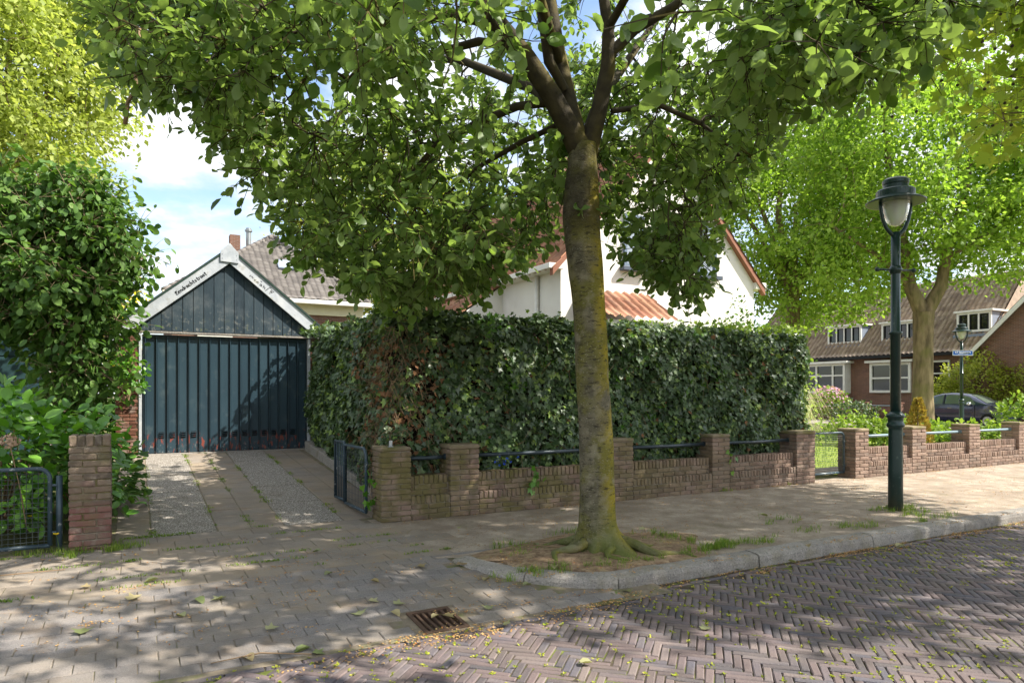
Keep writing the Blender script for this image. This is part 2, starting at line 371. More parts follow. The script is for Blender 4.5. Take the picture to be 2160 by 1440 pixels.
class MB:
    def __init__(s): s.v = []; s.f = []; s.r = []; s.cr = 0.0
    def add(s, vs, fs, r=None):
        n = len(s.v)
        s.v += [tuple(q) for q in vs]; s.f += [tuple(i + n for i in f) for f in fs]
        s.r += [s.cr if r is None else r] * len(vs)
        return s
    def box(s, x0, x1, y0, y1, z0, z1, r=None):
        return s.add([(x0, y0, z0), (x1, y0, z0), (x1, y1, z0), (x0, y1, z0), (x0, y0, z1), (x1, y0, z1), (x1, y1, z1), (x0, y1, z1)],
                     [(0, 3, 2, 1), (4, 5, 6, 7), (0, 1, 5, 4), (1, 2, 6, 5), (2, 3, 7, 6), (3, 0, 4, 7)], r)
    def prism(s, poly, y0, y1, r=None):
        """poly in x,z extruded along y"""
        n = len(poly)
        return s.add([(x, y0, z) for x, z in poly] + [(x, y1, z) for x, z in poly],
                     [tuple(range(n)), tuple(range(2 * n - 1, n - 1, -1))] + [(i, n + i, n + (i + 1) % n, (i + 1) % n) for i in range(n)], r)
    def quad(s, a, b, c, d, r=None): return s.add([a, b, c, d], [(0, 1, 2, 3)], r)
    def slab(s, a, b, c, d, th, r=None):
        a, b, c, d = map(Vector, (a, b, c, d)); n = (b - a).cross(d - a).normalized() * th
        return s.add([a, b, c, d, a - n, b - n, c - n, d - n], [(0, 1, 2, 3), (7, 6, 5, 4), (0, 4, 5, 1), (1, 5, 6, 2), (2, 6, 7, 3), (3, 7, 4, 0)], r)
    def tube(s, pts, rad, n=8, cap=True, r=None):
        pts = [Vector(p) for p in pts]
        if isinstance(rad, (int, float)): rad = [rad] * len(pts)
        vs, fs = [], []
        up = None
        for i, p in enumerate(pts):
            d = (pts[min(i + 1, len(pts) - 1)] - pts[max(i - 1, 0)])
            if d.length < 1e-9: d = Vector((0, 0, 1))
            d.normalize()
            if up is None:
                up = Vector((0, 0, 1)) if abs(d.z) < .9 else Vector((1, 0, 0))
            x = d.cross(up)
            if x.length < 1e-6: x = d.cross(Vector((.3, .8, .2)))
            x.normalize(); y = d.cross(x); up = -y if False else x.cross(d)
            for k in range(n):
                a = 2 * PI * k / n
                vs.append(p + (x * math.cos(a) + y * math.sin(a)) * rad[i])
        for i in range(len(pts) - 1):
            for k in range(n):
                fs.append((i * n + k, i * n + (k + 1) % n, (i + 1) * n + (k + 1) % n, (i + 1) * n + k))
        if cap:
            fs.append(tuple(range(n - 1, -1, -1))); fs.append(tuple((len(pts) - 1) * n + k for k in range(n)))
        return s.add(vs, fs, r)
    def lathe(s, prof, n=24, c=(0, 0), r=None, cap=True):
        vs = [(c[0] + ra * math.cos(2 * PI * k / n), c[1] + ra * math.sin(2 * PI * k / n), z) for ra, z in prof for k in range(n)]
        fs = [(i * n + k, i * n + (k + 1) % n, (i + 1) * n + (k + 1) % n, (i + 1) * n + k) for i in range(len(prof) - 1) for k in range(n)]
        if cap:
            fs.append(tuple(range(n - 1, -1, -1))); fs.append(tuple((len(prof) - 1) * n + k for k in range(n)))
        return s.add(vs, fs, r)
    def mesh(s, name, mat, smooth=False):
        me = bpy.data.meshes.new(name)
        me.from_pydata(s.v, [], s.f)
        if smooth: me.polygons.foreach_set('use_smooth', [True] * len(me.polygons))
        a = me.attributes.new('rnd', 'FLOAT', 'POINT'); a.data.foreach_set('value', s.r)
        me.materials.append(mat); me.update()
        return me
    def build(s, name, mat, parent=None, smooth=False, loc=None, rz=None, bevel=0):
        o = link(name, s.mesh(name, mat, smooth), parent, loc, rz)
        if bevel:
            b = o.modifiers.new('bevel', 'BEVEL'); b.width = bevel; b.segments = 2; b.limit_method = 'ANGLE'
        return o
def box(name, mat, parent, x0, x1, y0, y1, z0, z1, bevel=0):
    return MB().box(x0, x1, y0, y1, z0, z1).build(name, mat, parent, bevel=bevel)

_bm = {}
def piece_mesh(L, Wd, Ht, mat, var=0, bev=.006, jit=.002):
    """worn brick / tile centred on x,y with its top at z = 0"""
    key = (round(L, 3), round(Wd, 3), round(Ht, 3), mat.name, var)
    if key in _bm: return _bm[key]
    rr = random.Random(zlib.crc32(repr(key).encode()))
    b = MB()
    l, w = L / 2, Wd / 2
    j = lambda: rr.uniform(-jit, jit)
    vs = []
    for (ll, ww, zz) in ((l, w, -Ht), (l, w, -bev), (l - bev, w - bev, 0)):
        for sx_, sy_ in ((-1, -1), (1, -1), (1, 1), (-1, 1)):
            vs.append((sx_ * ll + j(), sy_ * ww + j(), zz + j() * .6))
    fs = [(3, 2, 1, 0), (8, 9, 10, 11)]
    for k in (0, 4):
        for i in range(4):
            fs.append((k + i, k + (i + 1) % 4, k + 4 + (i + 1) % 4, k + 4 + i))
    b.add(vs, fs)
    _bm[key] = b.mesh('piece', mat)
    return _bm[key]
_bk = {}
def brick_mesh(L, D, Ht, mat, var=0, bev=.007, jit=.004):
    """worn brick with all edges softened, lying from its min corner at the origin"""
    key = (round(L, 3), round(D, 3), round(Ht, 3), mat.name, var)
    if key in _bk: return _bk[key]
    rr = random.Random(zlib.crc32(repr(key).encode()) + 5)
    bm = bmesh.new()
    bmesh.ops.create_cube(bm, size=1)
    for v in bm.verts:
        v.co = Vector(((v.co.x + .5) * L, (v.co.y + .5) * D, (v.co.z + .5) * Ht)) + Vector((rr.uniform(-jit, jit), rr.uniform(-jit, jit), rr.uniform(-jit, jit)))
    bmesh.ops.bevel(bm, geom=list(bm.edges), offset=bev, segments=1, affect='EDGES')
    me = bpy.data.meshes.new('brick'); bm.to_mesh(me); bm.free()
    me.materials.append(mat)
    _bk[key] = me
    return me
def brick(parent, x, y, z, L, D, Ht, mat, name='brick'):
    o = link(name, brick_mesh(L, D, Ht, mat, R.randrange(4)), parent, (x, y + R.uniform(-.003, .003), z))
    return o

# ------------------------------------------------------------------ leaves
def nrm(a): return a / np.maximum(np.linalg.norm(a, axis=-1, keepdims=True), 1e-9)
T_OVAL = (np.array([(0, 0, 0), (-.27, .25, .06), (0, .3, -.03), (.27, .25, .06), (-.33, .58, .07), (0, .62, 0), (.33, .58, .07), (-.19, .87, .0), (.19, .87, .0), (0, 1, -.07)]),
          np.array([(0, 2, 1), (0, 3, 2), (1, 2, 5), (1, 5, 4), (2, 3, 6), (2, 6, 5), (4, 5, 7), (5, 6, 8), (5, 8, 7), (7, 8, 9)]))
T_DIA = (np.array([(0, 0, 0), (-.32, .5, .06), (0, 1, 0), (.32, .5, .06)]), np.array([(0, 3, 1), (3, 2, 1)]))
_iv = [(0, 0), (.42, -.08), (.34, .22), (.52, .48), (.2, .52), (0, 1.0), (-.2, .52), (-.52, .48), (-.34, .22), (-.42, -.08)]
T_IVY = (np.array([(0, .3, -.05)] + [(x, y, .03 if abs(x) > .3 else 0) for x, y in _iv]), np.array([(0, 1 + i, 1 + (i + 1) % 10) for i in range(10)]))
_pl = [(0, 0), (.38, .05), (.3, .3), (.62, .55), (.22, .6), (0, 1.0), (-.22, .6), (-.62, .55), (-.3, .3), (-.38, .05)]
T_PLANE = (np.array([(0, .35, -.04)] + [(x, y, .03 if abs(x) > .3 else 0) for x, y in _pl]), np.array([(0, 1 + i, 1 + (i + 1) % 10) for i in range(10)]))
def leaf_arrays(P, A, Nn, S, T):
    A = nrm(A); X = nrm(np.cross(A, Nn)); Nn = np.cross(X, A)
    tv, tf = T
    Vv = P[:, None, :] + S[:, None, None] * (tv[None, :, 0:1] * X[:, None, :] + tv[None, :, 1:2] * A[:, None, :] + tv[None, :, 2:3] * Nn[:, None, :])
    F = tf[None] + (np.arange(len(P)) * len(tv))[:, None, None]
    return Vv.reshape(-1, 3), F.reshape(-1, 3), X, A, Nn
def put_leaves(P, A, Nn, S, T, mat, parent, name='foliage', indiv=0, leafname='leaf', wpos=None, stuff=True, minY=.5):
    """joined leaves as one part; the `indiv` largest in view become leaves of their own. All in world space (parent sits unrotated at its location)"""
    off = np.array(parent.location) if parent is not None else np.zeros(3)
    rot = None
    if indiv:
        px, py = proj(P)
        ok = (px > 5) & (px < 2155) & (py > 5) & (py < 1435) & (P[:, 1] > minY)
        score = np.where(ok, S / np.maximum(P[:, 1], .1), -1)
        idx = np.argsort(-score)[:indiv]
        keep = np.ones(len(P), bool); keep[idx] = False
        tv, tf = T
        me = mesh_np(leafname, tv, tf, mat)
        _, _, X, AA, NN = leaf_arrays(P, A, Nn, S, T)
        for i in idx:
            o = link(leafname, me, parent)
            m = Matrix.Identity(4)
            for r_ in range(3):
                m[r_][0] = X[i][r_] * S[i]; m[r_][1] = AA[i][r_] * S[i]; m[r_][2] = NN[i][r_] * S[i]; m[r_][3] = P[i][r_] - off[r_]
            o.matrix_basis = m
        P, A, Nn, S = P[keep], A[keep], Nn[keep], S[keep]
    Vv, F, *_ = leaf_arrays(P - off, A, Nn, S, T)
    o = link(name, mesh_np(name, Vv, F, mat, np.repeat(rng.random(len(P)), len(T[0]))), parent)
    if stuff: o['kind'] = 'stuff'
    return o

# ------------------------------------------------------------------ growing trees
def grow(limbs, attr, lift=.18, seg=4, noise=.06, r_tip=.0035, expo=.44, droop=0.0, rg=R):
    pos, par, given, chains = [], [], [], []
    for pts, rads in limbs:
        ids = []
        for k, (p, r_) in enumerate(zip(pts, rads)):
            pos.append(np.array(p, float)); given.append(r_)
            if k == 0:
                par.append(-1 if len(pos) == 1 else int(np.argmin([np.linalg.norm(q - pos[-1]) for q in pos[:-1]])))
            else: par.append(len(pos) - 2)
            ids.append(len(pos) - 1)
        chains.append(ids)
    base = pos[0]
    nl = len(pos)
    P = np.zeros((nl + len(attr) * seg + 5, 3)); P[:nl] = pos; n = nl
    par = par + [0] * (len(P) - nl); given = given + [0] * (len(P) - nl)
    # nearest to the skeleton first
    d0 = np.array([np.min(np.linalg.norm(P[2:nl] - a, axis=1)) for a in attr])
    ends = []
    for ai in np.argsort(d0):
        a = attr[ai]
        i = int(np.argmin(np.linalg.norm(P[1:n] - a, axis=1))) + 1
        p = P[i].copy(); D = np.linalg.norm(a - p)
        c = (p + a) / 2 + np.array([rg.gauss(0, noise), rg.gauss(0, noise), lift]) * D
        ids = [i]
        for k in range(1, seg + 1):
            u = k / seg
            q = (1 - u) ** 2 * p + 2 * u * (1 - u) * c + u * u * a
            if k < seg: q = q + np.array([rg.gauss(0, 1) for _ in range(3)]) * noise * .35 * min(D, .8)
            P[n] = q; par[n] = ids[-1]; ids.append(n); n += 1
        chains.append(ids); ends.append((a, nrm(P[ids[-1]] - P[ids[-2]])))
    cnt = np.zeros(n)
    kids = np.zeros(n, int)
    for i in range(n):
        if i and par[i] >= 0: kids[par[i]] += 1
    for i in range(n - 1, 0, -1):
        cnt[i] = max(cnt[i], 1)
        if par[i] >= 0: cnt[par[i]] += cnt[i] if kids[i] >= 0 else 1
    rad = r_tip * np.maximum(cnt, 1) ** expo
    rad = np.array([g if g else min(r, .07) for g, r in zip(given[:n], rad)])
    return P[:n], rad, chains, ends
def branch_mesh(P, rad, chains, skip, name, mat, parent, sides=6, mb=None):
    b = mb or MB(); off = np.array(parent.location)
    for ci, ids in enumerate(chains):
        if ci < skip: continue
        pts = P[ids] - off; rr = list(rad[ids])
        if ci >= 0 and len(rr) > 1: rr[0] = min(rr[0], rr[1] * 1.35)
        mx = max(rr)
        b.tube(pts, rr, 8 if mx > .04 else (5 if mx > .012 else 3), cap=False)
    return b if mb is not None else b.build(name, mat, parent, smooth=True)
def cloud(ends, per, rad, size, flat=.6, droop=.3, up=1.0, sdev=.25, out=.5, center=None):
    E = np.array([e[0] for e in ends]); n = len(E) * per
    Q = np.repeat(E, per, 0)
    g = np.clip(rng.normal(size=(n, 3)), -1.5, 1.5) * np.array([1, 1, flat]) * rad * (.5 + rng.random((n, 1)) * .6)
    P = Q + g
    A = nrm(g) * out + rng.normal(size=(n, 3)) * .55; A[:, 2] -= droop
    Nn = rng.normal(size=(n, 3)) * .55; Nn[:, 2] += up
    S = size * np.clip(rng.normal(1, sdev, n), .45, 1.7)
    return P, A, Nn, S
def in_ellipsoid(n, c, r, lo=.55, hi=1.0, cond=None, rg=rng, mind=None):
    out = []; k = 0
    while len(out) < n and k < n * 60:
        k += 1
        d = rg.normal(size=3); d /= np.linalg.norm(d)
        q = (lo ** 3 + (hi ** 3 - lo ** 3) * rg.random()) ** (1 / 3)
        p = np.array(c) + d * q * np.array(r)
        if cond is not None and not cond(p): continue
        if mind and out and np.min(np.linalg.norm(np.array(out[-400:]) - p, axis=1)) < mind: continue
        out.append(p)
    return np.array(out)
def lumpy(c, r, n, core=.78, sz=(.34, .52), seed=1):
    """a crown of one core and many knobs, for an uneven outline"""
    rr = random.Random(seed); out = [(c, tuple(core * q for q in r))]
    for k in range(n):
        a = rr.uniform(0, 2 * PI); e = rr.uniform(-.75, 1.2); q = rr.uniform(*sz)
        d = (math.cos(a) * math.cos(e), math.sin(a) * math.cos(e), math.sin(e)); f = 1 - q * .8
        out.append((tuple(c[i] + d[i] * r[i] * f for i in range(3)), tuple(q * x for x in r)))
    return out
def simple_tree(name, base, th, tr, crowns, n_attr, per, leaf, mat, barkmat, label, cat='tree', group=None, limbs=None, rad=.45, T=T_DIA, flat=.55, droop=.35, twigs=0):
    root = empty(name, base, 0, label, cat, group)
    bx, by, bz = base
    if limbs is None:
        top = (bx + R.uniform(-.3, .3), by + R.uniform(-.3, .3), bz + th)
        c0, r0 = crowns[0]
        limbs = [([(bx, by, bz), (bx + .03, by, bz + th * .35), (bx - .05, by, bz + th * .7), top], [tr * 1.25, tr, tr * .9, tr * .75])]
        for k in range(5):
            a = 2 * PI * k / 5 + R.uniform(-.3, .3); e = (c0[0] + math.cos(a) * r0[0] * .5, c0[1] + math.sin(a) * r0[1] * .5, c0[2] + r0[2] * R.uniform(-.1, .5))
            limbs.append(([top, tuple((np.array(top) * .55 + np.array(e) * .45) + np.array([0, 0, .3])), e], [tr * .5, tr * .36, tr * .2]))
        limbs.append(([top, (c0[0], c0[1], c0[2]), (c0[0] + .2, c0[1], c0[2] + r0[2] * .75)], [tr * .65, tr * .4, tr * .15]))
    attr = np.concatenate([in_ellipsoid(int(n_attr * w), c, r, .45, 1.0) for (c, r), w in zip(crowns, np.array([x[1][0] * x[1][1] * x[1][2] for x in crowns]) / sum(x[1][0] * x[1][1] * x[1][2] for x in crowns))])
    P, rd, ch, ends = grow(limbs, attr, r_tip=.008)
    off = np.array(base)
    b = MB(); ids = ch[0]; b.tube(P[ids] - off, rd[ids], 14, cap=False)
    b.build('trunk', barkmat, root, smooth=True)
    branch_mesh(P, rd, ch, 1, 'branches', barkmat, root)
    cl = cloud(ends, per, rad, leaf, flat=flat, droop=droop)
    put_leaves(*cl, T, mat, root, 'crown')
    if twigs:
        b = MB(); d = np.linalg.norm(cl[0] - np.repeat(np.array([e[0] for e in ends]), per, 0), axis=1).reshape(-1, per)
        for i, e in enumerate(ends):
            for k in np.argsort(-d[i])[:twigs]:
                q = e[0] - off; l = cl[0][i * per + k] - off
                b.tube([q, (q + l) / 2 + np.array([0, 0, .02]), l], [.005, .004, .002], 3, cap=False)
        b.build('twigs', barkmat, root)['kind'] = 'stuff'
    return root
def shrub(name, c, r, n, leaf, mat, label, cat='shrub', group=None, T=T_OVAL, indiv=0, stems=10, lo=.75, up=.8, base_z=None, stemmat=None, droop=.2, cond=None):
    """dome of leaves on stems; c = centre of the dome's base"""
    root = empty(name, (c[0], c[1], c[2]), 0, label, cat, group)
    d = rng.normal(size=(n * 3, 3)); d = nrm(d); d = d[d[:, 2] > -.35][:n]; n = len(d)
    lump = 1 + .13 * np.sin(d[:, 0] * 7 + 1.3) * np.cos(d[:, 1] * 6) + .1 * np.sin(d[:, 2] * 9 + d[:, 0] * 5)
    q = (lo + (1 - lo) * rng.random(n) ** .6) * lump
    P = np.array(c) + np.array([0, 0, r[2] * .35]) + d * q[:, None] * np.array([r[0], r[1], r[2] * .65])
    P[:, 2] = np.maximum(P[:, 2], c[2] + .03)
    A = d * .7 + rng.normal(size=(n, 3)) * .5; A[:, 2] -= droop
    Nn = d * .6 + rng.normal(size=(n, 3)) * .4; Nn[:, 2] += up
    S = leaf * np.clip(rng.normal(1, .25, n), .5, 1.6)
    if cond is not None:
        k = cond(P); P, A, Nn, S = P[k], A[k], Nn[k], S[k]
    put_leaves(P, A, Nn, S, T, mat, root, 'foliage', indiv)
    b = MB()
    for k in range(stems):
        a = R.uniform(0, 2 * PI); e = (math.cos(a) * r[0] * R.uniform(.2, .8), math.sin(a) * r[1] * R.uniform(.2, .8), r[2] * R.uniform(.45, .85))
        b.tube([(e[0] * .15, e[1] * .15, 0), (e[0] * .5, e[1] * .5, e[2] * .55), e], [.014, .01, .005], 5, cap=False)
    b.build('stems', stemmat or m_twig, root, smooth=True)
    return root

# ------------------------------------------------------------------ roof of real tiles, joined
def tile_roof(parent, p0, along, up, wid, lng, mat, tw=.23, th=.32, amp=.024, step=.028, name='roof_tiles', clip=None):
    al = np.array(along, float); al /= np.linalg.norm(al)
    uu = np.array(up, float); uu /= np.linalg.norm(uu); nn = np.cross(al, uu)
    if nn[2] < 0: nn = -nn
    nc = int(wid / tw); nr = int(lng / th); tw = wid / nc; th = lng / nr; q = 6
    xs = np.arange(nc * q + 1) / q * tw
    wave = amp * (np.sin(2 * PI * xs / tw) + .45 * np.sin(4 * PI * xs / tw + .7))
    rows, hs, rid = [], [], []
    for i in range(nr):
        rows += [i * th, (i + 1) * th]; hs += [step, 0]; rid += [i, i]
    rows = np.array(rows); hs = np.array(hs)
    Vv = np.array(p0, float) + xs[None, :, None] * al + rows[:, None, None] * uu + (wave[None, :, None] + hs[:, None, None]) * nn
    nx = len(xs)
    tr = rng.random((nr, nc + 1))
    rn = np.array([[tr[r_, min(int(k / q), nc)] for k in range(nx)] for r_ in rid])
    i, j = np.meshgrid(np.arange(len(rows) - 1), np.arange(nx - 1), indexing='ij')
    a = (i * nx + j).ravel(); F = np.concatenate([np.stack([a, a + 1, a + nx + 1], 1), np.stack([a, a + nx + 1, a + nx], 1)])
    Vv = Vv.reshape(-1, 3)
    if clip is not None:
        cen = Vv[F].mean(1); F = F[clip(cen)]
    o = link(name, mesh_np(name, Vv, F, mat, rn.ravel(), smooth=False), parent)
    o['kind'] = 'stuff'
    return o

# ================================================================== GROUND
def sheet(name, mat, pts, kind='structure', parent=None):
    """flat sheet through wall-frame points (s, t, z)"""
    b = MB(); b.add([W(*p) for p in pts], [tuple(range(len(pts)))])
    o = b.build(name, mat, parent)
    if parent is None: o['kind'] = kind
    return o
b = MB(); b.add([(-300, -300, -.22), (300, -300, -.22), (300, 300, -.22), (-300, 300, -.22)], [(0, 1, 2, 3)])
ground = tag(b.build('ground', m_earth), kind='structure')

def zdrive(t): return min(max(.067 * (t - .4), 0), .4)
# garden soil behind the wall, rising towards the garages
b = MB()
ss = [-60, -20, -2.7, .62, .9, 26, 26.05, 70]; tt = [.12, .4, 2, 4, 6.37, 7, 20, 60, 90]
def zg(s, t): return (zdrive(t) if s < .8 else .03) - .035
vs = [W(s, t, zg(s, t)) for t in tt for s in ss]; n = len(ss)
b.add(vs, [(j * n + i, j * n + i + 1, (j + 1) * n + i + 1, (j + 1) * n + i) for j in range(len(tt) - 1) for i in range(n - 1)])
garden = tag(b.build('garden_ground', m_earth), kind='structure')

# ---- brick road in herringbone
ROAD_Z = -.095
b = MB(); b.add([W(-60, -3.2, ROAD_Z - .009), W(-60, -40, ROAD_Z - .009), W(90, -40, ROAD_Z - .009), W(90, -3.2, ROAD_Z - .009)], [(0, 1, 2, 3)])
road = tag(b.build('road', m_sand), kind='structure')
BL, BW = .212, .053
ang = TH + PI / 4
ca, sa = math.cos(ang), math.sin(ang)
herr = []
org = W(0, -6)
for m_ in range(-60, 60):
    for k in range(-190, 190):
        for kind in (0, 1):
            if kind == 0: x, y, a = m_ * 2 * BL + k * BW + BL / 2, k * BW + BW / 2, 0
            else: x, y, a = m_ * 2 * BL + k * BW + BL + BW / 2, k * BW + BW - BL / 2, PI / 2
            wx, wy = org.x + ca * x - sa * y, org.y + sa * x + ca * y
            if wy < 2.6 or wy > 17: continue
            s, t = ST((wx, wy))
            if t > (-3.36 if s > .95 else -3.50) or t < -9: continue
            px = 1080 + wx / wy * FPX
            if px < -260 or px > 2420 or wy < 3.2: continue
            herr.append((wx, wy, ang + a))
# a border row of stretchers along the edge
for k in range(-40, 90):
    p = W(k * .215, -3.30 if k * .215 > .9 else -3.465)
    if 2.6 < p.y < 17: herr.append((p.x, p.y, TH))
def road_z(x, y): return ROAD_Z + .006 * math.sin(x * 2.1 + y) * math.cos(y * 1.7 - x * .6)
def vis(h):
    px = 1080 + h[0] / h[1] * FPX; py = HOR + (H - ROAD_Z) / h[1] * FPX
    return -10 < px < 2170 and py < 1450
herr.sort(key=lambda h: (not vis(h), h[1]))
for (x, y, a) in herr[:300]:
    o = link('brick', piece_mesh(BL - .006, BW - .006, .05, m_road, R.randrange(6), .006, .002), road, (x, y, road_z(x, y) + R.uniform(-.002, .003)))
    o.rotation_euler = (R.gauss(0, .022), R.gauss(0, .014), a + R.gauss(0, .022))
tmpl = []
for v_ in range(6):
    me = piece_mesh(BL - .006, BW - .006, .05, m_road, v_, .006, .002)
    tmpl.append((np.array([v.co[:] for v in me.vertices]), [tuple(p.vertices) for p in me.polygons]))
VV, FF, RR = [], [], []
for (x, y, a) in herr[300:]:
    tv, tf = tmpl[R.randrange(6)]
    rz = a + R.gauss(0, .022); c_, s_ = math.cos(rz), math.sin(rz)
    q = tv @ np.array([[c_, s_, 0], [-s_, c_, 0], [0, 0, 1]])
    q = q + np.array([x, y, road_z(x, y) + R.uniform(-.002, .003)]) + np.outer(tv[:, 1], [0, 0, R.gauss(0, .018)])
    n0 = len(VV) * 12
    VV.append(q); RR += [R.random()] * 12
    for f in tf:
        f = [i + n0 for i in f]; FF += [(f[0], f[1], f[2]), (f[0], f[2], f[3])]
o = link('bricks', mesh_np('bricks', np.concatenate(VV), FF, m_road, RR), road); o['kind'] = 'stuff'

# ---- pavement: bed, kerb, sandy walk, tiles
def zpave(t): return 0 if t > -1.85 else -.090 * (-1.85 - t) / 1.58
b = MB(); tl = [.45, -1.85, -3.01, -3.39, -3.44]; sl_ = [-60, -.79, -.49, 1.3]        # one cell left open for the gully
b.add([W(s, t, zpave(t) - .006) for t in tl for s in sl_], [(j * 4 + i, j * 4 + 4 + i, j * 4 + 5 + i, j * 4 + 1 + i) for j in range(4) for i in range(3) if (i, j) != (1, 2)])
pave = tag(b.build('pavement', m_bed), kind='structure')
def crom(pts, n=6):
    P = [Vector(p) for p in pts]; P = [P[0] * 2 - P[1]] + P + [P[-1] * 2 - P[-2]]; out = []
    for i in range(1, len(P) - 2):
        for k in range(n):
            u = k / n
            out.append(.5 * ((2 * P[i]) + (P[i + 1] - P[i - 1]) * u + (2 * P[i - 1] - 5 * P[i] + 4 * P[i + 1] - P[i + 2]) * u * u + (3 * P[i] - P[i - 1] - 3 * P[i + 1] + P[i + 2]) * u ** 3))
    return out + [P[-2]]
kc = crom([(.0, -1.98, 0), (.1, -2.36, 0), (.31, -2.74, 0), (.6, -3.02, 0), (.93, -3.2, 0)], 5)
prof = [(0, -.22), (.0, -.035), (.012, -.004), (.035, .010), (.10, .016), (.178, .016), (.185, -.02), (.185, -.22)]
def kerb_stone(path, jit=0, zs=0):
    b = MB(); n = len(prof); vs = []
    for i, p in enumerate(path):
        d = (path[min(i + 1, len(path) - 1)] - path[max(i - 1, 0)]).normalized(); inn = Vector((-d.y, d.x, 0))
        if inn.y < 0 and abs(d.y) < .5: inn = -inn
        for (a, z) in prof:
            q = p + inn * a
            vs.append(W(q.x, q.y, z + zs + R.uniform(-.004, .004)) + Vector((R.uniform(-.003, .003), R.uniform(-.003, .003), 0)))
    fs = [(i * n + k, i * n + k + 1, (i + 1) * n + k + 1, (i + 1) * n + k) for i in range(len(path) - 1) for k in range(n - 1)]
    fs += [tuple(range(n)), tuple((len(path) - 1) * n + k for k in range(n - 1, -1, -1))]
    b.add(vs, fs)
    o = b.build('kerb_stone', m_kerb, pave)
    bpy_bm = bmesh.new(); bpy_bm.from_mesh(o.data); bmesh.ops.recalc_face_normals(bpy_bm, faces=bpy_bm.faces); bpy_bm.to_mesh(o.data); bpy_bm.free()
    return o
h_ = len(kc) // 2
kerb_stone(kc[:h_ + 1]); 
c2 = kc[h_:]; c2 = [c2[0] + (c2[1] - c2[0]).normalized() * .012] + c2[1:]
kerb_stone(c2)
sk = .945
for k in range(14):
    L_ = 1.64 + R.uniform(-.04, .05)
    nseg = 14 if k < 5 else 4
    kerb_stone([Vector((sk + L_ * i / nseg, -3.2 + R.uniform(-.004, .004), 0)) for i in range(nseg + 1)], zs=R.uniform(-.006, .008))
    sk += L_ + .014
kin = []
for i, p in enumerate(kc):
    d = (kc[min(i + 1, len(kc) - 1)] - kc[max(i - 1, 0)]).normalized(); inn = Vector((-d.y, d.x, 0)); kin.append(p + inn * .175)
b = MB()
poly = [(-.08, .3), (-.08, -1.86)] + [(p.x, p.y) for p in kin] + [(60, -3.03), (60, .3)]
b.add([W(s, t, -.0012) for s, t in poly], [tuple(range(len(poly)))])
walk = b.build('sandy_walk', m_walk, pave)
# 30 cm tiles in front of the drive
def tile(s, t, L_, D_, mat, zf, th=.05, parent=None, name='tile', dz=0, slope=0):
    p = W(s, t, zf(t) + R.uniform(-.002, .004) + dz)
    o = link(name, piece_mesh(L_, D_, th, mat, R.randrange(5), .005, .002), parent or pave, p)
    o.rotation_euler = (slope + R.gauss(0, .004), R.gauss(0, .004), TH + R.gauss(0, .006))
    return o
for r_ in range(7):
    t = .25 - r_ * .306
    off = .15 * (r_ % 2)
    for k in range(-21, 2):
        s = k * .305 + off
        if s > .62 or s < -5.9 or (s > .05 and (R.random() < .35 or t < -1.75)): continue
        if t > -.02 and (s > -.02 or s < -2.62): continue
        tile(s, t, .300, .300, m_tile, zpave, dz=-.002 if s > .05 else 0)
# concrete pavers on the ramp
npv = 0
for r_ in range(12):
    t = -1.812 - r_ * .136
    for k in range(-29, 6):
        s = k * .215 + .107 * (r_ % 2)
        if s > .85 or s < -5.6: continue
        # stay outside the kerb curve
        if s > -.1 and min((Vector((s, t, 0)) - p).length for p in kc) < .10: continue
        if s > 0 and any(abs(p.y - t) < .07 and p.x < s for p in kc): continue
        if -.90 < s < -.38 and -3.44 < t < -2.95: continue          # room for the gully grate
        tile(s, t, .210, .131, m_paver, zpave, .05, slope=math.atan(.092 / 1.4))
# ---- drive: two strips of exposed aggregate between tiles
b = MB(); b.add([W(-2.9, .38, -.008), W(.62, .38, -.008), W(.62, 6.32, zdrive(6.37) - .008), W(-2.9, 6.32, zdrive(6.37) - .008)], [(0, 1, 2, 3)])
drive = tag(b.build('driveway', m_bed), kind='structure')
slp = math.atan(.067)
for (s0, s1, mat, ln) in ((-2.66, -2.34, m_tile, .3), (-2.325, -1.70, m_aggr, 1.16), (-1.685, -1.35, m_tile, .335), (-1.34, -1.0, m_tile, .335), (-.985, -.33, m_aggr, 1.16), (-.315, .0, m_tile, .3), (.01, .33, m_tile, .3)):
    t = .42
    while t < 6.15:
        l2 = min(ln, 6.2 - t)
        tile((s0 + s1) / 2, t + l2 / 2, s1 - s0, l2 - .006, mat, zdrive, .05, drive, 'slab' if mat is m_aggr else 'tile', 0, slp)
        t += l2
# low concrete edging along the hedge
eb = MB(); eb.add([W(.36, 1.6, .0), W(.55, 1.6, 0), W(.62, 6.1, .35), W(.43, 6.1, .35), W(.36, 1.6, .2), W(.55, 1.6, .2), W(.62, 6.1, .56), W(.43, 6.1, .56)],
                  [(0, 3, 2, 1), (4, 5, 6, 7), (0, 1, 5, 4), (1, 2, 6, 5), (2, 3, 7, 6), (3, 0, 4, 7)])
tag(eb.build('edging', m_kerb, bevel=.02), 'low concrete edging along the driveway at the foot of the hedge', 'edging')

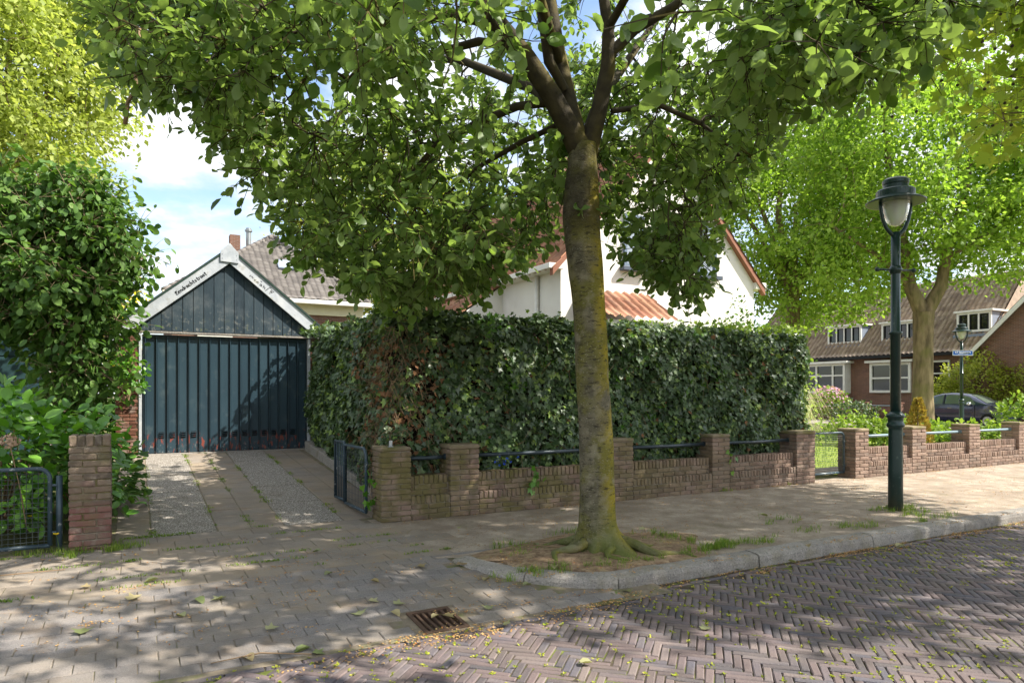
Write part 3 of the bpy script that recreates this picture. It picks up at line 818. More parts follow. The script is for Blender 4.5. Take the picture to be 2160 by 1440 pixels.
# ---- soil round the street tree
TREE = Vector((.80, 6.45, 0))
b = MB(); na, nr = 48, 9; cs, ct = 1.35, -2.36; vs = []
for j in range(nr + 1):
    for i in range(na):
        a = 2 * PI * i / na; q = j / nr
        ds, dt = math.cos(a) * 1.25 * q * (1 + .12 * math.sin(3 * a) + .06 * math.sin(7 * a)), math.sin(a) * .78 * q * (1 + .08 * math.sin(5 * a + 1))
        t = max(ct + dt, -3.03); s = cs + ds
        if t < -2.55: s = max(s, .58 + ( -2.55 - t) * .55)
        elif t < -2.2: s = max(s, .36)
        z = .0 + min(1, (1 - q) * 5) * .008 + (.055 * (1 - q) ** 1.2 + .012 * (1 - q) * math.sin(ds * 9) * math.cos(dt * 11)) + (R.uniform(0, .012) if 0 < j < nr else 0)
        vs.append(W(s, t, z))
b.add(vs, [(j * na + i, (j + 1) * na + i, (j + 1) * na + (i + 1) % na, j * na + (i + 1) % na) for j in range(nr) for i in range(na)])
tag(b.build('tree_pit', m_soil, smooth=True), kind='structure')

# ---- gully grate in the ramp
gr = wall_empty('gully_grate', -.64, -3.20, zpave(-3.20) + .001, 'rusty iron gully grate with slots set in the pavers at the road edge', 'drain grate')
gr.rotation_euler = (math.atan(.092 / 1.4), 0, TH)
b = MB()
for (x0, x1, y0, y1) in ((-.16, .16, -.2, -.165), (-.16, .16, .165, .2), (-.16, -.13, -.165, .165), (.13, .16, -.165, .165)): b.box(x0, x1, y0, y1, -.05, .004)
b.build('frame', m_metal, gr, bevel=.004)
MB().box(-.15, .15, -.19, .19, -.16, -.12).build('pit', m_black, gr)
for k in range(5):
    x = -.107 + k * .048
    box('bar', m_metal, gr, x, x + .022, -.165, .165, -.035, -.004, bevel=.004)

# ================================================================== GARDEN WALLS
CH = .0635
def pier(wall, s0, wd, dp, top, mat, t0=0, cap=True, soldiers=False):
    pr = MB().box(s0 + .013, s0 + wd - .013, t0 + .013, t0 + dp - .013, -.1, top - .012).build('pier', m_mortar, wall)
    hc = .105 if soldiers else .052
    nco = int(round((top - hc) / CH)); ch = (top - hc) / nco
    j = .009; a, c = wd * .66, wd * .34
    for i in range(nco):
        z = i * ch + .002; h = ch - j
        if i % 2 == 0:
            L_ = [(s0, t0, a - j, c - j), (s0 + a, t0, c, a - j), (s0 + c, t0 + a, wd - c, dp - a), (s0, t0 + c, c - j, dp - c)]
        else:
            L_ = [(s0 + c, t0, wd - c, c - j), (s0, t0, c - j, a - j), (s0, t0 + a, a - j, dp - a), (s0 + a, t0 + c, wd - a, dp - c)]
        for (x, y, lx, ly) in L_: brick(pr, x + R.uniform(-.003, .003), y, z, lx, ly, h, mat)
    z = nco * ch + .002
    if soldiers:
        nb = 5; w5 = wd / nb
        for k in range(nb): brick(pr, s0 + k * w5 + .002, t0 - .004, z, w5 - .008, dp + .006, hc - .004 + R.uniform(-.004, .004), mat)
    else:
        c_ = brick_mesh(wd + .012, dp + .012, hc, m_cap, R.randrange(4), .014, .005)
        link('cap', c_, pr, (s0 - .006, t0 - .006, z))
    return pr
def panel(wall, s0, s1, mat):
    pn = MB().box(s0, s1, .013, .237, -.1, .268).box(s0, s1, .073, .217, .26, .50).build('wall_panel', m_mortar, wall)
    def course(z, h, t0, d, off, L_=.215):
        x = s0 + .006 - off
        while x < s1 - .02:
            x0, x1 = max(x, s0 + .004), min(x + L_ - .009, s1 - .004)
            if x1 - x0 > .035: brick(pn, x0, t0, z, round(x1 - x0, 2), d, h, mat)
            x += L_
    def roll(z, h, t0, d):
        n_ = max(1, int(round((s1 - s0 - .01) / .0655))); w_ = (s1 - s0 - .01) / n_
        for k in range(n_): brick(pn, s0 + .005 + k * w_, t0, z + R.uniform(-.003, .003), round(w_ - .011, 3), d, h, mat)
    course(.0, .054, 0, .25, 0); course(.063, .054, 0, .25, .108); course(.126, .054, 0, .25, 0)
    roll(.19, .09, 0, .25)
    course(.285, .054, .06, .17, .05); course(.348, .054, .06, .17, .158)
    roll(.412, .104, .056, .175)
    return pn
def rail(wall, s0, s1, mat, z=.715, t=.18, sag=0):
    b = MB(); b.tube([(s0 - .05, t, z), ((s0 + s1) / 2, t, z - sag), (s1 + .05, t, z)], .025, 12)
    b.build('rail', mat, wall, smooth=True)
    for x in (s0, s1):
        MB().tube([(x - .012, t, z), (x + .012, t, z)], .036, 12).build('rail_collar', mat, wall)
gw = wall_empty('garden_wall', 0, 0, 0, 'low mossy brick garden wall with piers and dark pipe rails below the ivy hedge', 'garden wall')
PL = [(0, .36), (.865, .385), (3.285, .375), (5.17, .365), (7.05, .46)]
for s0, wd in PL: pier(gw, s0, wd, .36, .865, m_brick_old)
for (a, wa), (c, wc) in zip(PL[:-1], PL[1:]):
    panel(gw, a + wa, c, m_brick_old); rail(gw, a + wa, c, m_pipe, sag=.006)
gw2 = wall_empty('garden_wall', 8.57, 0, 0, 'low sunlit brick garden wall with piers and grey-blue pipe rails right of the lamp post', 'garden wall')
PR = [(0, .37), (1.67, .44), (3.58, .40), (5.49, .40), (7.4, .4)]
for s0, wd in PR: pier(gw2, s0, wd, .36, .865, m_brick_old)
for (a, wa), (c, wc) in zip(PR[:-1], PR[1:]):
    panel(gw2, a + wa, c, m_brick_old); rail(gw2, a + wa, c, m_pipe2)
gp = wall_empty('gate_pillar', -3.03, 0, -.02, 'tall weathered brick gate pillar with soldier course top left of the driveway', 'pillar')
pier(gp, 0, .345, .345, 1.115, m_brick_pillar, soldiers=True)

# small tag on the first pier
nt = wall_empty('marker_plate', .15, .12, .864, 'tiny grey plate standing on the corner pier beside the driveway gate', 'plate')
box('plate', m_zinc, nt, -.02, .02, -.006, .006, 0, .075, bevel=.002)
box('foot', m_zinc, nt, -.03, .03, -.02, .02, -.002, .006)

# ================================================================== GATES
m_core0 = M('dark_plate', [G(52, 50, 46), G(70, 66, 58)], 8, rough=.9)
def wire_gate(name, loc, rz, wdt, hgt, label, z0=.1, nv=12, nh=11, rcorner=.1, rightonly=True, bars=False, solid=0, mat=m_gate):
    g = empty(name, loc, rz, label, 'gate')
    r_ = .02
    pts = [(0, 0, z0)]
    arc = lambda cx, cz, a0, a1: [(cx + rcorner * math.cos(a0 + (a1 - a0) * k / 6), 0, cz + rcorner * math.sin(a0 + (a1 - a0) * k / 6)) for k in range(7)]
    top = z0 + hgt
    path = ([(0, 0, z0), (0, 0, top)] if rightonly else [(0, 0, z0)] + arc(rcorner, top - rcorner, PI, PI / 2)) + arc(wdt - rcorner, top - rcorner, PI / 2, 0) + [(wdt, 0, z0)]
    MB().tube(path, r_, 10).tube([(0, 0, z0), (wdt, 0, z0)], r_, 10).build('frame', mat, g, smooth=True)
    w = MB()
    if bars:
        for k in range(1, nv):
            x = wdt * k / nv
            MB().tube([(x, 0, z0), (x, 0, top)], .008, 6).build('bar', mat, g, smooth=True)
    else:
        for k in range(1, nv): w.tube([(wdt * k / nv, .004, z0), (wdt * k / nv, .004, top - (.02 if k < nv - 1 else .05))], .0026, 4, cap=False)
        for k in range(1, nh): w.tube([(0, -.004, z0 + hgt * k / nh), (wdt, -.004, z0 + hgt * k / nh)], .0026, 4, cap=False)
        w.build('wire_mesh', m_wire, g)
    if solid: box('kick_plate', m_core0, g, .02, wdt - .02, -.004, .004, z0 + .01, z0 + solid)
    for z in (z0 + .12, top - .16):
        MB().tube([(wdt, 0, z), (wdt + .05, 0, z)], .012, 8).build('hinge', mat, g)
    return g
p = W(-.09, .30)
q = W(-.115, 1.12)
wire_gate('driveway_gate', q, math.atan2((p - q).y, (p - q).x), (p - q).length, .745, 'open dark blue wire mesh gate leaf beside the corner pier', .09, 14, 9)
q2 = W(-.14, 1.52); q1 = W(-.115, 1.15)
wire_gate('driveway_gate', q2, math.atan2((q1 - q2).y, (q1 - q2).x), (q1 - q2).length, .745, 'folded narrow gate leaf of upright bars behind the wire mesh leaf', .12, 6, 9, bars=True, rcorner=.03)
wire_gate('garden_gate', W(7.57, .16), TH + .02, .93, .70, 'dark wire mesh garden gate between brick piers right of the hedge', .1, 24, 22, solid=.11)
g3 = wire_gate('garden_gate', W(-4.32, .06), TH, 1.14, .72, 'blue wire mesh garden gate with rounded corner left of the tall pillar', .075, 25, 16)
MB().tube([W(-3.11, .1, -.05), W(-3.11, .1, .72)], .028, 10).build('post', m_gate, None, smooth=True)
po = bpy.data.objects['post']; po.name = 'gate_post'; tag(po, 'short dark steel gate post between rounded gate and tall pillar', 'post')

# ================================================================== BLUE GARAGE
ga = wall_empty('garage', -.93, 6.25, .39, 'small garage with dark blue ribbed door, blue gable boards and white bargeboards', 'garage')
SLP, APX = .826, 3.79
hw = 1.85
def rake(x, d=0): return APX - d - SLP * abs(x)
# body walls
MB().box(-hw, -1.49, .0, .2, -.4, 2.2).box(1.49, hw, 0, .2, -.4, 2.2).box(-hw, -hw + .11, .2, 6, -.4, 2.2).box(hw - .11, hw, .2, 6, -.4, 2.2).box(-hw, hw, 5.9, 6, -.4, 2.2).build('wall', m_mortar, ga)
for side in (-1, 1):
    x0 = -hw if side < 0 else 1.497
    for i in range(35):
        z = -.02 + i * .0632
        cut = [(0, .21), (.218, .128)] if i % 2 else [(0, .102), (.11, .21), (.328, .02)]
        for (a, l) in cut:
            if l > .05: brick(ga, x0 + a, -.014, z, l, .1, .054, m_brick_dark)
box('lintel', m_kerb, ga, -1.56, 1.60, -.035, .12, 2.18, 2.215, bevel=.004)
box('door_trim', m_barge, ga, -1.49, -1.445, -.03, .09, -.01, 2.165, bevel=.003)
box('door_trim', m_barge, ga, 1.455, 1.50, -.03, .09, -.01, 2.165, bevel=.003)
box('corner_board', m_orange_wood, ga, 1.86, 1.93, -.01, .1, -.1, 2.2)
box('threshold', m_kerb, ga, -1.5, 1.5, -.06, .12, -.06, .012, bevel=.004)
door = box('door', m_bluedoor, ga, -1.44, 1.45, .085, .11, .015, 2.16)
NP = 16; pw = 2.83 / NP
for k in range(NP):
    x0 = -1.405 + k * pw
    b = MB()
    # pressed pan: flat face, bent flange on its left
    b.prism([(x0 + .030, .02), (x0 + pw - .006, .02), (x0 + pw - .006, 2.06), (x0 + pw * .75, 2.085), (x0 + pw * .5, 2.075), (x0 + .036, 2.09), (x0 + .030, 2.06)], .052, .084)
    b.prism([(x0 + .012, .02), (x0 + .026, .02), (x0 + .026, 2.13), (x0 + .012, 2.13)], .024, .084)
    pn = b.build('door_panel', m_bluedoor, door, bevel=.004)
    if k in (1, 2, 3, 4, 7, 8, 9, 10, 11, 12, 13, 14):
        lv = MB()
        for q in range(3):
            z = .30 + q * .034 - .0 * k
            lv.add([(x0 + .06, .050, z), (x0 + pw - .04, .050, z), (x0 + pw - .04, .028, z + .016), (x0 + .06, .028, z + .016), (x0 + .06, .050, z + .022), (x0 + pw - .04, .050, z + .022)],
                   [(0, 1, 2, 3), (3, 2, 5, 4), (0, 3, 4), (1, 5, 2)])
        lv.build('louvre', m_bluedoor, door)
        MB().box(x0 + .055, x0 + pw - .035, .049, .0515, .285, .40).build('louvre_slot', m_black, door)
# gable boards
nb = 21; bw = 2 * 1.84 / nb
MB().add([(-1.84, .02, 2.2), (1.84, .02, 2.2), (1.84, .02, 2.26), (0, .02, rake(0, .05)), (-1.84, .02, 2.26)], [(0, 1, 2, 3, 4)]).build('gable_backing', m_black, ga)
for k in range(nb):
    x0, x1 = -1.84 + k * bw + .005, -1.84 + (k + 1) * bw - .005
    poly = [(x0, 2.222), (x1, 2.222), (x1, rake(x1, .1))] + ([(0, rake(0, .1))] if x0 < 0 < x1 else []) + [(x0, rake(x0, .1))]
    MB().prism(poly, -.028 + R.uniform(-.003, .003), .0).build('gable_board', m_bluewood, ga, bevel=.003)
# bargeboards, cap plate, roof
for sg in (-1, 1):
    e = 1.98 * sg
    pl = [(0, rake(0)), (0, rake(0, .265)), (e, rake(e, .265)), (e, rake(e))]
    if sg > 0: pl = pl[::-1]
    MB().prism(pl, -.105 if sg < 0 else -.104, -.07).build('bargeboard', m_barge, ga, bevel=.004)
    pe = [(0, rake(0) + .022), (0, rake(0) + .001), (e, rake(e) + .001), (e, rake(e) + .022)]
    if sg > 0: pe = pe[::-1]
    MB().prism(pe, -.125, 6.1).build('roof_edge', m_greenedge, ga)
    MB().slab((0, -.11, rake(0) + .05), (0, 6.1, rake(0) + .05), (e, 6.1, rake(e) + .05), (e, -.11, rake(e) + .05), .02 * -sg).build('roof', m_bitumen, ga)
MB().prism([(-.16, 3.55), (.155, 3.53), (.155, 3.72), (0, 3.90), (-.16, 3.74)], -.128, -.107).build('ridge_plate', m_barge, ga, bevel=.003)
for (x, z) in ((-.13, 3.6), (-.13, 3.68), (.12, 3.59), (.12, 3.67)):
    MB().tube([(x, -.131, z), (x, -.127, z)], .006, 6).build('nail', m_black, ga)

# handwriting on the bargeboards: pen strokes, x-height 0.6
GL = {
 'E': [[(.62, .72), (.45, .82), (.2, .78), (.14, .6), (.3, .48), (.48, .46), (.3, .44), (.1, .28), (.12, .06), (.35, -.02), (.62, .1)], [(.0, .58), (.5, .66)]],
 'e': [[(.08, .3), (.5, .36), (.46, .55), (.25, .6), (.08, .42), (.08, .18), (.22, 0), (.5, .06)]],
 'n': [[(.08, 0), (.1, .58)], [(.1, .4), (.28, .58), (.46, .5), (.48, 0)]],
 'd': [[(.48, .5), (.25, .58), (.06, .35), (.1, .06), (.3, 0), (.48, .16)], [(.5, 1.05), (.48, 0)]],
 'r': [[(.08, 0), (.1, .58)], [(.1, .38), (.24, .57), (.42, .56)]],
 'a': [[(.46, .52), (.24, .58), (.06, .34), (.12, .04), (.32, .04), (.46, .3)], [(.47, .58), (.45, .12), (.54, 0)]],
 'c': [[(.48, .5), (.26, .58), (.07, .34), (.14, .05), (.34, 0), (.5, .1)]],
 'h': [[(.1, 1.05), (.08, 0)], [(.1, .38), (.28, .56), (.46, .48), (.48, 0)]],
 't': [[(.26, .92), (.24, .12), (.34, .0), (.48, .04)], [(.06, .6), (.46, .62)]],
 's': [[(.44, .52), (.24, .6), (.1, .48), (.2, .34), (.4, .24), (.4, .06), (.2, 0), (.06, .08)]],
}
def strokes(lines, x0, z0, ang, size, th, y, name):
    b = MB(); ca_, sa_ = math.cos(ang), math.sin(ang)
    for ln in lines:
        P_ = [Vector((x0 + (u * ca_ - v * sa_) * size, z0 + (u * sa_ + v * ca_) * size)) for u, v in ln]
        vs = []
        for i, p in enumerate(P_):
            d = (P_[min(i + 1, len(P_) - 1)] - P_[max(i - 1, 0)]); d.normalize(); nn = Vector((-d.y, d.x)) * th / 2
            vs += [(p.x + nn.x, y, p.y + nn.y), (p.x - nn.x, y, p.y - nn.y)]
        b.add(vs, [(2 * i, 2 * i + 1, 2 * i + 3, 2 * i + 2) for i in range(len(P_) - 1)])
    return b.build(name, m_ink, ga)
word = 'Eendrachtstraat'; al = math.atan(SLP)
lines = []; u = 0
for c in word:
    k = 1.0 if c != 'E' else 1.1
    lines += [[(u + a * k, v * k) for a, v in ln] for ln in GL[c]]
    u += {'E': .78, 't': .60, 'r': .52}.get(c, .68)
sz = .66 / u
strokes(lines, -.89, rake(-.89, .185), al, sz, .012, -.1085, 'lettering')
sq = [[(0, .1), (.05, .42), (.22, .2), (.35, .45), (.5, .15), (.62, .38)], [(.8, .28), (.92, .1), (1.06, .34)], [(1.0, 1.05), (1.07, 1.0)],
      [(1.25, .12), (1.42, .42), (1.52, .1), (1.66, .3)], [(1.62, .72), (1.84, .66)], [(1.95, .1), (1.86, .32), (2.05, .42), (2.12, .18), (1.98, .08)], [(2.12, .3), (2.24, .1)],
      [(2.42, .5), (2.48, .12), (2.6, .36), (2.76, .3), (2.8, .05)], [(3.05, -.02), (3.2, .82), (3.5, .9)], [(3.62, .75), (3.74, .05), (4.1, .78), (3.62, .75)], [(3.66, .5), (3.95, .5)]]
strokes(sq, .34, rake(.34, .21), -al, .125, .011, -.1075, 'lettering')

# ================================================================== LEFT NEIGHBOUR'S GARAGE
g2 = wall_empty('garage', -5.1, 6.5, .36, 'neighbouring garage with dark green sectional door behind the leafy tree on the left', 'garage')
d2 = box('door', m_black, g2, -1.3, 1.3, .06, .1, 0, 2.2)
m_green_door = M('green_sectional_door', [G(36, 58, 62), G(46, 70, 72)], 3, rw=.4, rough=.45, bump=.08)
for k in range(5):
    MB().box(-1.29, 1.29, .03, .062, .005 + k * .437, .428 + k * .437).build('door_panel', m_green_door, d2, bevel=.012)
MB().box(-1.75, -1.36, 0, .3, -.4, 2.25).box(1.36, 1.7, 0, .3, -.4, 2.25).box(-1.75, 1.7, .3, 6, -.4, 2.25).build('wall', m_brickwall, g2)
box('door_trim', m_white, g2, 1.30, 1.355, -.02, .1, 0, 2.2); box('door_trim', m_white, g2, -1.355, -1.30, -.02, .1, 0, 2.2)
box('fascia', m_cream, g2, -1.85, 1.8, -.08, -.04, 2.215, 2.4, bevel=.004)
box('roof', m_bitumen, g2, -1.85, 1.8, -.039, 6.1, 2.26, 2.42)

# ================================================================== WHITE HOUSE
def window(root, x0, x1, z0, z1, y, fmat, gmat, name='window', mull=(), trans=(), fw=.06, dep=.06, sill=None, sgn=-1, inner=None):
    """window in the plane y, facing sgn*y"""
    w = MB(); a, c = sorted((y, y + sgn * dep))
    w.box(x0, x1, a, c, z0, z0 + fw); w.box(x0, x1, a, c, z1 - fw, z1); w.box(x0, x0 + fw, a, c, z0 + fw, z1 - fw); w.box(x1 - fw, x1, a, c, z0 + fw, z1 - fw)
    for m in mull: w.box(m - fw * .4, m + fw * .4, a + .004, c - .004, z0 + fw, z1 - fw)
    for tz in trans: w.box(x0 + fw, x1 - fw, a + .008, c - .008, tz - fw * .35, tz + fw * .35)
    f = w.build(name, fmat, root, bevel=.004)
    xs = [x0 + fw] + sorted(mull) + [x1 - fw]
    for p_, q_ in zip(xs[:-1], xs[1:]):
        MB().box(p_ + .01, q_ - .01, *sorted((y + sgn * .012, y + sgn * .020)), z0 + fw * .7, z1 - fw * .7).build('pane', gmat, f)
        if inner is not None:
            iw = .035; b = MB(); g0, g1 = p_ + fw * .4, q_ - fw * .4; yy = sorted((y + sgn * .021, y + sgn * (dep - .012)))
            b.box(g0, g1, *yy, z0 + fw, z0 + fw + iw); b.box(g0, g1, *yy, z1 - fw - iw, z1 - fw); b.box(g0, g0 + iw, *yy, z0 + fw + iw, z1 - fw - iw); b.box(g1 - iw, g1, *yy, z0 + fw + iw, z1 - fw - iw)
            b.build('sash', inner, f)
    if sill is not None: MB().box(x0 - .1, x1 + .1, *sorted((y, y + sgn * .16)), z0 - .10, z0 - .002).build('sill', sill, f, bevel=.01)
    return f
wh = wall_empty('white_house', 5.67, 5.0, 0, 'white rendered gabled house with orange tiled roof behind the hedge', 'house')
WX, EZ, SL2 = 5.96, 4.42, 1.06
RX, RZ = WX / 2, EZ + WX / 2 * SL2
MB().add([(0, 0, -.1), (WX, 0, -.1), (WX, 0, EZ), (RX, 0, RZ), (0, 0, EZ), (0, 9, -.1), (WX, 9, -.1), (WX, 9, EZ), (RX, 9, RZ), (0, 9, EZ)],
         [(0, 1, 2, 3, 4), (9, 8, 7, 6, 5), (0, 4, 9, 5), (1, 6, 7, 2)]).build('wall', m_render, wh)
ln = math.hypot(RX + .3, (RX + .3) * SL2)
ul = Vector((1, 0, SL2)).normalized(); ur = Vector((-1, 0, SL2)).normalized()
tile_roof(wh, (-.3, 9.1, EZ - .3 * SL2 + .06), (0, -1, 0), ul, 9.25, ln, m_tile_or, name='roof_tiles_west')
tile_roof(wh, (WX + .3, -.15, EZ - .3 * SL2 + .06), (0, 1, 0), ur, 9.25, ln, m_tile_or, name='roof_tiles_east')
for sg in (0, 1):
    x = -.28 if sg == 0 else WX + .28; e0 = Vector((x, 0, EZ - .28 * SL2)); e1 = Vector((RX, 0, RZ))
    pl = [(e0.x, e0.z - .09), (e1.x, e1.z - .06), (e1.x, e1.z + .07), (e0.x, e0.z + .06)]
    if sg: pl = pl[::-1]
    MB().prism(pl, -.13, -.002).build('verge', m_terra, wh)
MB().tube([(RX, -.15, RZ + .1), (RX, 9.1, RZ + .1)], .12, 10).build('ridge', m_tile_or, wh)
MB().box(WX - .02, WX + .36, -.1, 9, EZ - .24, EZ - .06).build('gutter', m_white, wh, bevel=.01)
MB().box(-.36, .02, -.1, 9, EZ - .24, EZ - .12).build('gutter', m_white, wh, bevel=.01)
window(wh, 1.70, 2.30, 4.40, 5.62, -.005, m_frame_bl, m_glass_l, sill=m_slate, fw=.08)
window(wh, 2.62, 3.24, 4.40, 5.62, -.005, m_frame_bl, m_glass_l, sill=m_slate, fw=.08)
window(wh, 4.0, 4.6, 4.40, 5.62, -.005, m_frame_bl, m_glass_l, sill=m_slate, fw=.08)
MB().tube([(-.06, .92, 0), (-.06, .92, 4.2)], .05, 10).build('downpipe', m_white, wh, smooth=True)
# little porch roof on the front
pr_ = MB().box(.55, 2.35, -.95, 0, 2.95, 3.05).build('porch', m_white, wh)
tile_roof(pr_, (.5, -1.05, 3.10), (1, 0, 0), (0, 1, .68), 1.9, 1.25, m_tile_or, amp=.03)
MB().add([(.5, -1.03, 3.05), (.5, 0, 3.76), (.5, 0, 2.98), (.5, -1.03, 2.98)], [(0, 1, 2, 3)]).build('porch_cheek', m_terra, pr_)
# lean-to on the left
an = MB().add([(-3.3, 2.7, -.1), (0, 2.7, -.1), (0, 2.7, 4.2), (-3.3, 2.7, 1.95), (-3.3, 9, -.1), (0, 9, -.1), (0, 9, 4.2), (-3.3, 9, 1.95)], [(0, 1, 2, 3), (7, 6, 5, 4), (0, 3, 7, 4)]).build('annex', m_render, wh)
tile_roof(an, (-3.55, 9, 1.84), (0, -1, 0), Vector((3.3, 0, 2.25)).normalized(), 6.35, 4.25, m_tile_or, tw=.22, th=.30)
window(wh, -1.4, -.6, 1.2, 2.2, 2.695, m_frame_bl, m_glass_l, sill=m_slate, fw=.07)
# chimney
MB().box(RX - .3, RX + .3, 4.2, 4.8, RZ - .5, RZ + .9).build('chimney', m_brickwall, wh)

# ================================================================== BRICK HOUSE BEHIND THE GARAGE
bh = wall_empty('brick_house', -1.5, 22, 0, 'brick house with steep grey-brown tiled hip roof rising behind the blue garage', 'house')
BWd, BE = 8.1, 5.45
ap = Vector((4.85, 5.0, 9.05))
MB().box(.3, BWd - .3, .35, 9.5, -.1, BE - .05).build('wall', m_brickwall, bh)
upv = Vector((0, 5.0, ap.z - BE)); L3 = upv.length; upn = upv.normalized()
def tri_clip(c):
    d = c[:, 1] / 5.0
    return (c[:, 0] > d * ap.x) & (c[:, 0] < BWd + d * (ap.x - BWd)) & (d < 1.0)
tile_roof(bh, (0, 0, BE), (1, 0, 0), upn, BWd, L3, m_tile_gr, tw=.25, th=.31, amp=.012, step=.05, clip=tri_clip)
MB().add([(0, 0, BE), tuple(ap), (0, 10, BE)], [(0, 1, 2)]).add([(BWd, 0, BE), (BWd, 10, BE), tuple(ap)], [(0, 1, 2)]).add([(0, 10, BE), (BWd, 10, BE), tuple(ap)], [(0, 2, 1)]).build('roof', m_tile_gr, bh)
for c0 in ((0, 0, BE), (BWd, 0, BE)):
    a, e = Vector(c0), ap; n_ = 20
    for k in range(n_):
        p0, p1 = a.lerp(e, k / n_), a.lerp(e, (k + 1.12) / n_)
        MB().tube([p0, p1], [.125, .095], 8).build('ridge_tile', m_tile_gr, bh, smooth=True)
box('gutter', m_white, bh, -.05, BWd + .05, -.2, .3, BE - .2, BE - .02, bevel=.01)
box('soffit_board', m_cream, bh, .2, BWd - .2, .25, .349, BE - .62, BE - .2)
window(bh, 4.2, 5.5, 3.7, 4.85, .345, m_white, m_glass, mull=(4.85,), fw=.09, dep=.08)
window(bh, 1.2, 2.5, 3.7, 4.85, .345, m_white, m_glass, mull=(1.85,), fw=.09, dep=.08)
sv = Vector((4.95, 0, BE)) + upn * 3.0
rt = Matrix.Rotation(math.atan2(upn.z, upn.y), 4, 'X')
sk_ = MB().box(-.33, .33, -.42, .42, .02, .11).build('skylight', m_lead, bh); sk_.matrix_basis = Matrix.Translation(sv) @ rt
MB().box(-.27, .27, -.34, .36, .105, .115).build('pane', m_glass_l, sk_)
MB().box(2.9, 3.35, 4.6, 5.1, 7.2, 8.85).build('chimney', m_brickwall, bh)
MB().lathe([(.12, 8.0), (.12, 9.1), (.17, 9.12), (.17, 9.2), (.12, 9.22), (.12, 9.28)], 12, (3.75, 4.9)).build('flue', m_zinc, bh, smooth=False)

# ================================================================== ROW HOUSES ACROSS THE SIDE STREET  (local x = t, local y = towards us)
RH = TH + PI / 2
FS = 35.7
def row_house(t0, t1, label, name='row_house'):
    r_ = empty(name, W(FS, t0, 0), RH, label, 'house', 'row houses across the side street'); wd = t1 - t0
    MB().box(.002, wd - .002, -7.6, 0, -.2, 3.9).build('wall', m_brickwall, r_)
    lng = math.hypot(4.1, 4.1 * 1.05)
    tile_roof(r_, (0, .3, 3.96 - .3), (1, 0, 0), (0, -1, 1.05), wd, lng, m_tile_br, tw=.27, th=.36, amp=.05, step=.05)
    MB().add([(0, -7.9, 3.66), (wd, -7.9, 3.66), (wd, -3.8, 7.97), (0, -3.8, 7.97)], [(3, 2, 1, 0)]).add([(0, .2, 3.66), (0, -3.8, 7.9), (0, -7.9, 3.66)], [(0, 1, 2)]).add([(wd, .2, 3.66), (wd, -7.9, 3.66), (wd, -3.8, 7.9)], [(0, 1, 2)]).build('roof', m_tile_br, r_)
    MB().tube([(0, -3.8, 8.02), (wd, -3.8, 8.02)], .13, 8).build('ridge', m_tile_br, r_)
    box('gutter', m_black, r_, 0, wd, .18, .42, 3.5, 3.66)
    return r_
def dormer(r_, x0, x1, z0, z1, n_, leadside=True):
    yf = -.62
    d_ = MB().box(x0, x1, -3.0, yf - .05, z0 - .2, z1).build('dormer', m_lead, r_)
    MB().box(x0 - .12, x1 + .12, -3.2, yf + .14, z1, z1 + .1).build('dormer_roof', m_white, d_, bevel=.01)
    w = (x1 - x0 - .2) / n_
    window(r_, x0, x1, z0, z1, yf - .048, m_white, m_glass, 'dormer_window', mull=[x0 + .1 + w * k for k in range(1, n_)], fw=.11, dep=.1, sgn=1, inner=m_black)
    box('flashing', m_lead, d_, x0 - .1, x1 + .1, yf - .02, yf + .22, z0 - .26, z0 - .12)
ra = row_house(18.35, 27.5, 'far brick row house with bay window and leaded dormer beside the hedge end')
dormer(ra, .45, 2.75, 4.55, 5.62, 4)
MB().box(.7, 3.6, 0, .55, -.2, 1.45).build('bay_base', m_brickwall, ra)
ba = box('bay_cornice', m_white, ra, .5, 3.8, -.01, .75, 3.28, 3.42, bevel=.01)
window(ra, .72, 3.58, 1.47, 3.27, .50, m_white, m_glass, 'bay_window', mull=(1.55, 2.7), trans=(2.55,), fw=.13, dep=.1, sgn=1)
for x_ in (.72, 3.48): MB().box(x_, x_ + .1, .01, .49, 1.47, 3.27).build('bay_side', m_white, ra)
rb = row_house(11.5, 18.35, 'far brick row house with wide white window and two dormers behind the big trunk')
dormer(rb, 3.85, 6.0, 4.5, 5.55, 4)
dormer(rb, -.45 + .5, 1.75, 4.7, 5.75, 3)
window(rb, 3.85, 6.3, 1.5, 3.22, -.01, m_white, m_glass, 'picture_window', mull=(5.0,), trans=(2.35,), fw=.14, dep=.12, sgn=1)
box('window_cornice', m_white, rb, 3.65, 6.5, 0, .3, 3.24, 3.38, bevel=.01)
window(rb, 1.75, 2.75, .9, 3.25, -.01, m_white, m_glass, 'door_window', trans=(2.55,), fw=.1, dep=.1, sgn=1)
rc = empty('gabled_house', W(FS, 2.0, 0), RH, 'brick house with white verge boards on a cross gable at the right edge', 'house', 'row houses across the side street')
MB().add([(0, .9, -.2), (9.3, .9, -.2), (9.3, .9, 3.8), (4.6, .9, 8.6), (0, .9, 3.8), (0, -7, -.2), (9.3, -7, -.2), (9.3, -7, 3.8), (4.6, -7, 8.6), (0, -7, 3.8)],
         [(4, 3, 2, 1, 0), (0, 5, 9, 4), (1, 2, 7, 6)]).build('wall', m_brickwall, rc)
MB().slab((9.6, 1.1, 3.62), (9.6, -7, 3.62), (4.6, -7, 8.75), (4.6, 1.1, 8.75), .12).slab((4.6, 1.1, 8.75), (4.6, -7, 8.75), (-.3, -7, 3.62), (-.3, 1.1, 3.62), .12).build('roof', m_tile_br, rc)
for pl in ([(9.65, 3.4), (9.65, 3.66), (4.6, 8.86), (4.6, 8.55)], [(4.6, 8.55), (4.6, 8.86), (-.35, 3.66), (-.35, 3.4)]):
    MB().prism(pl, 1.1, 1.16).build('verge_board', m_white, rc)
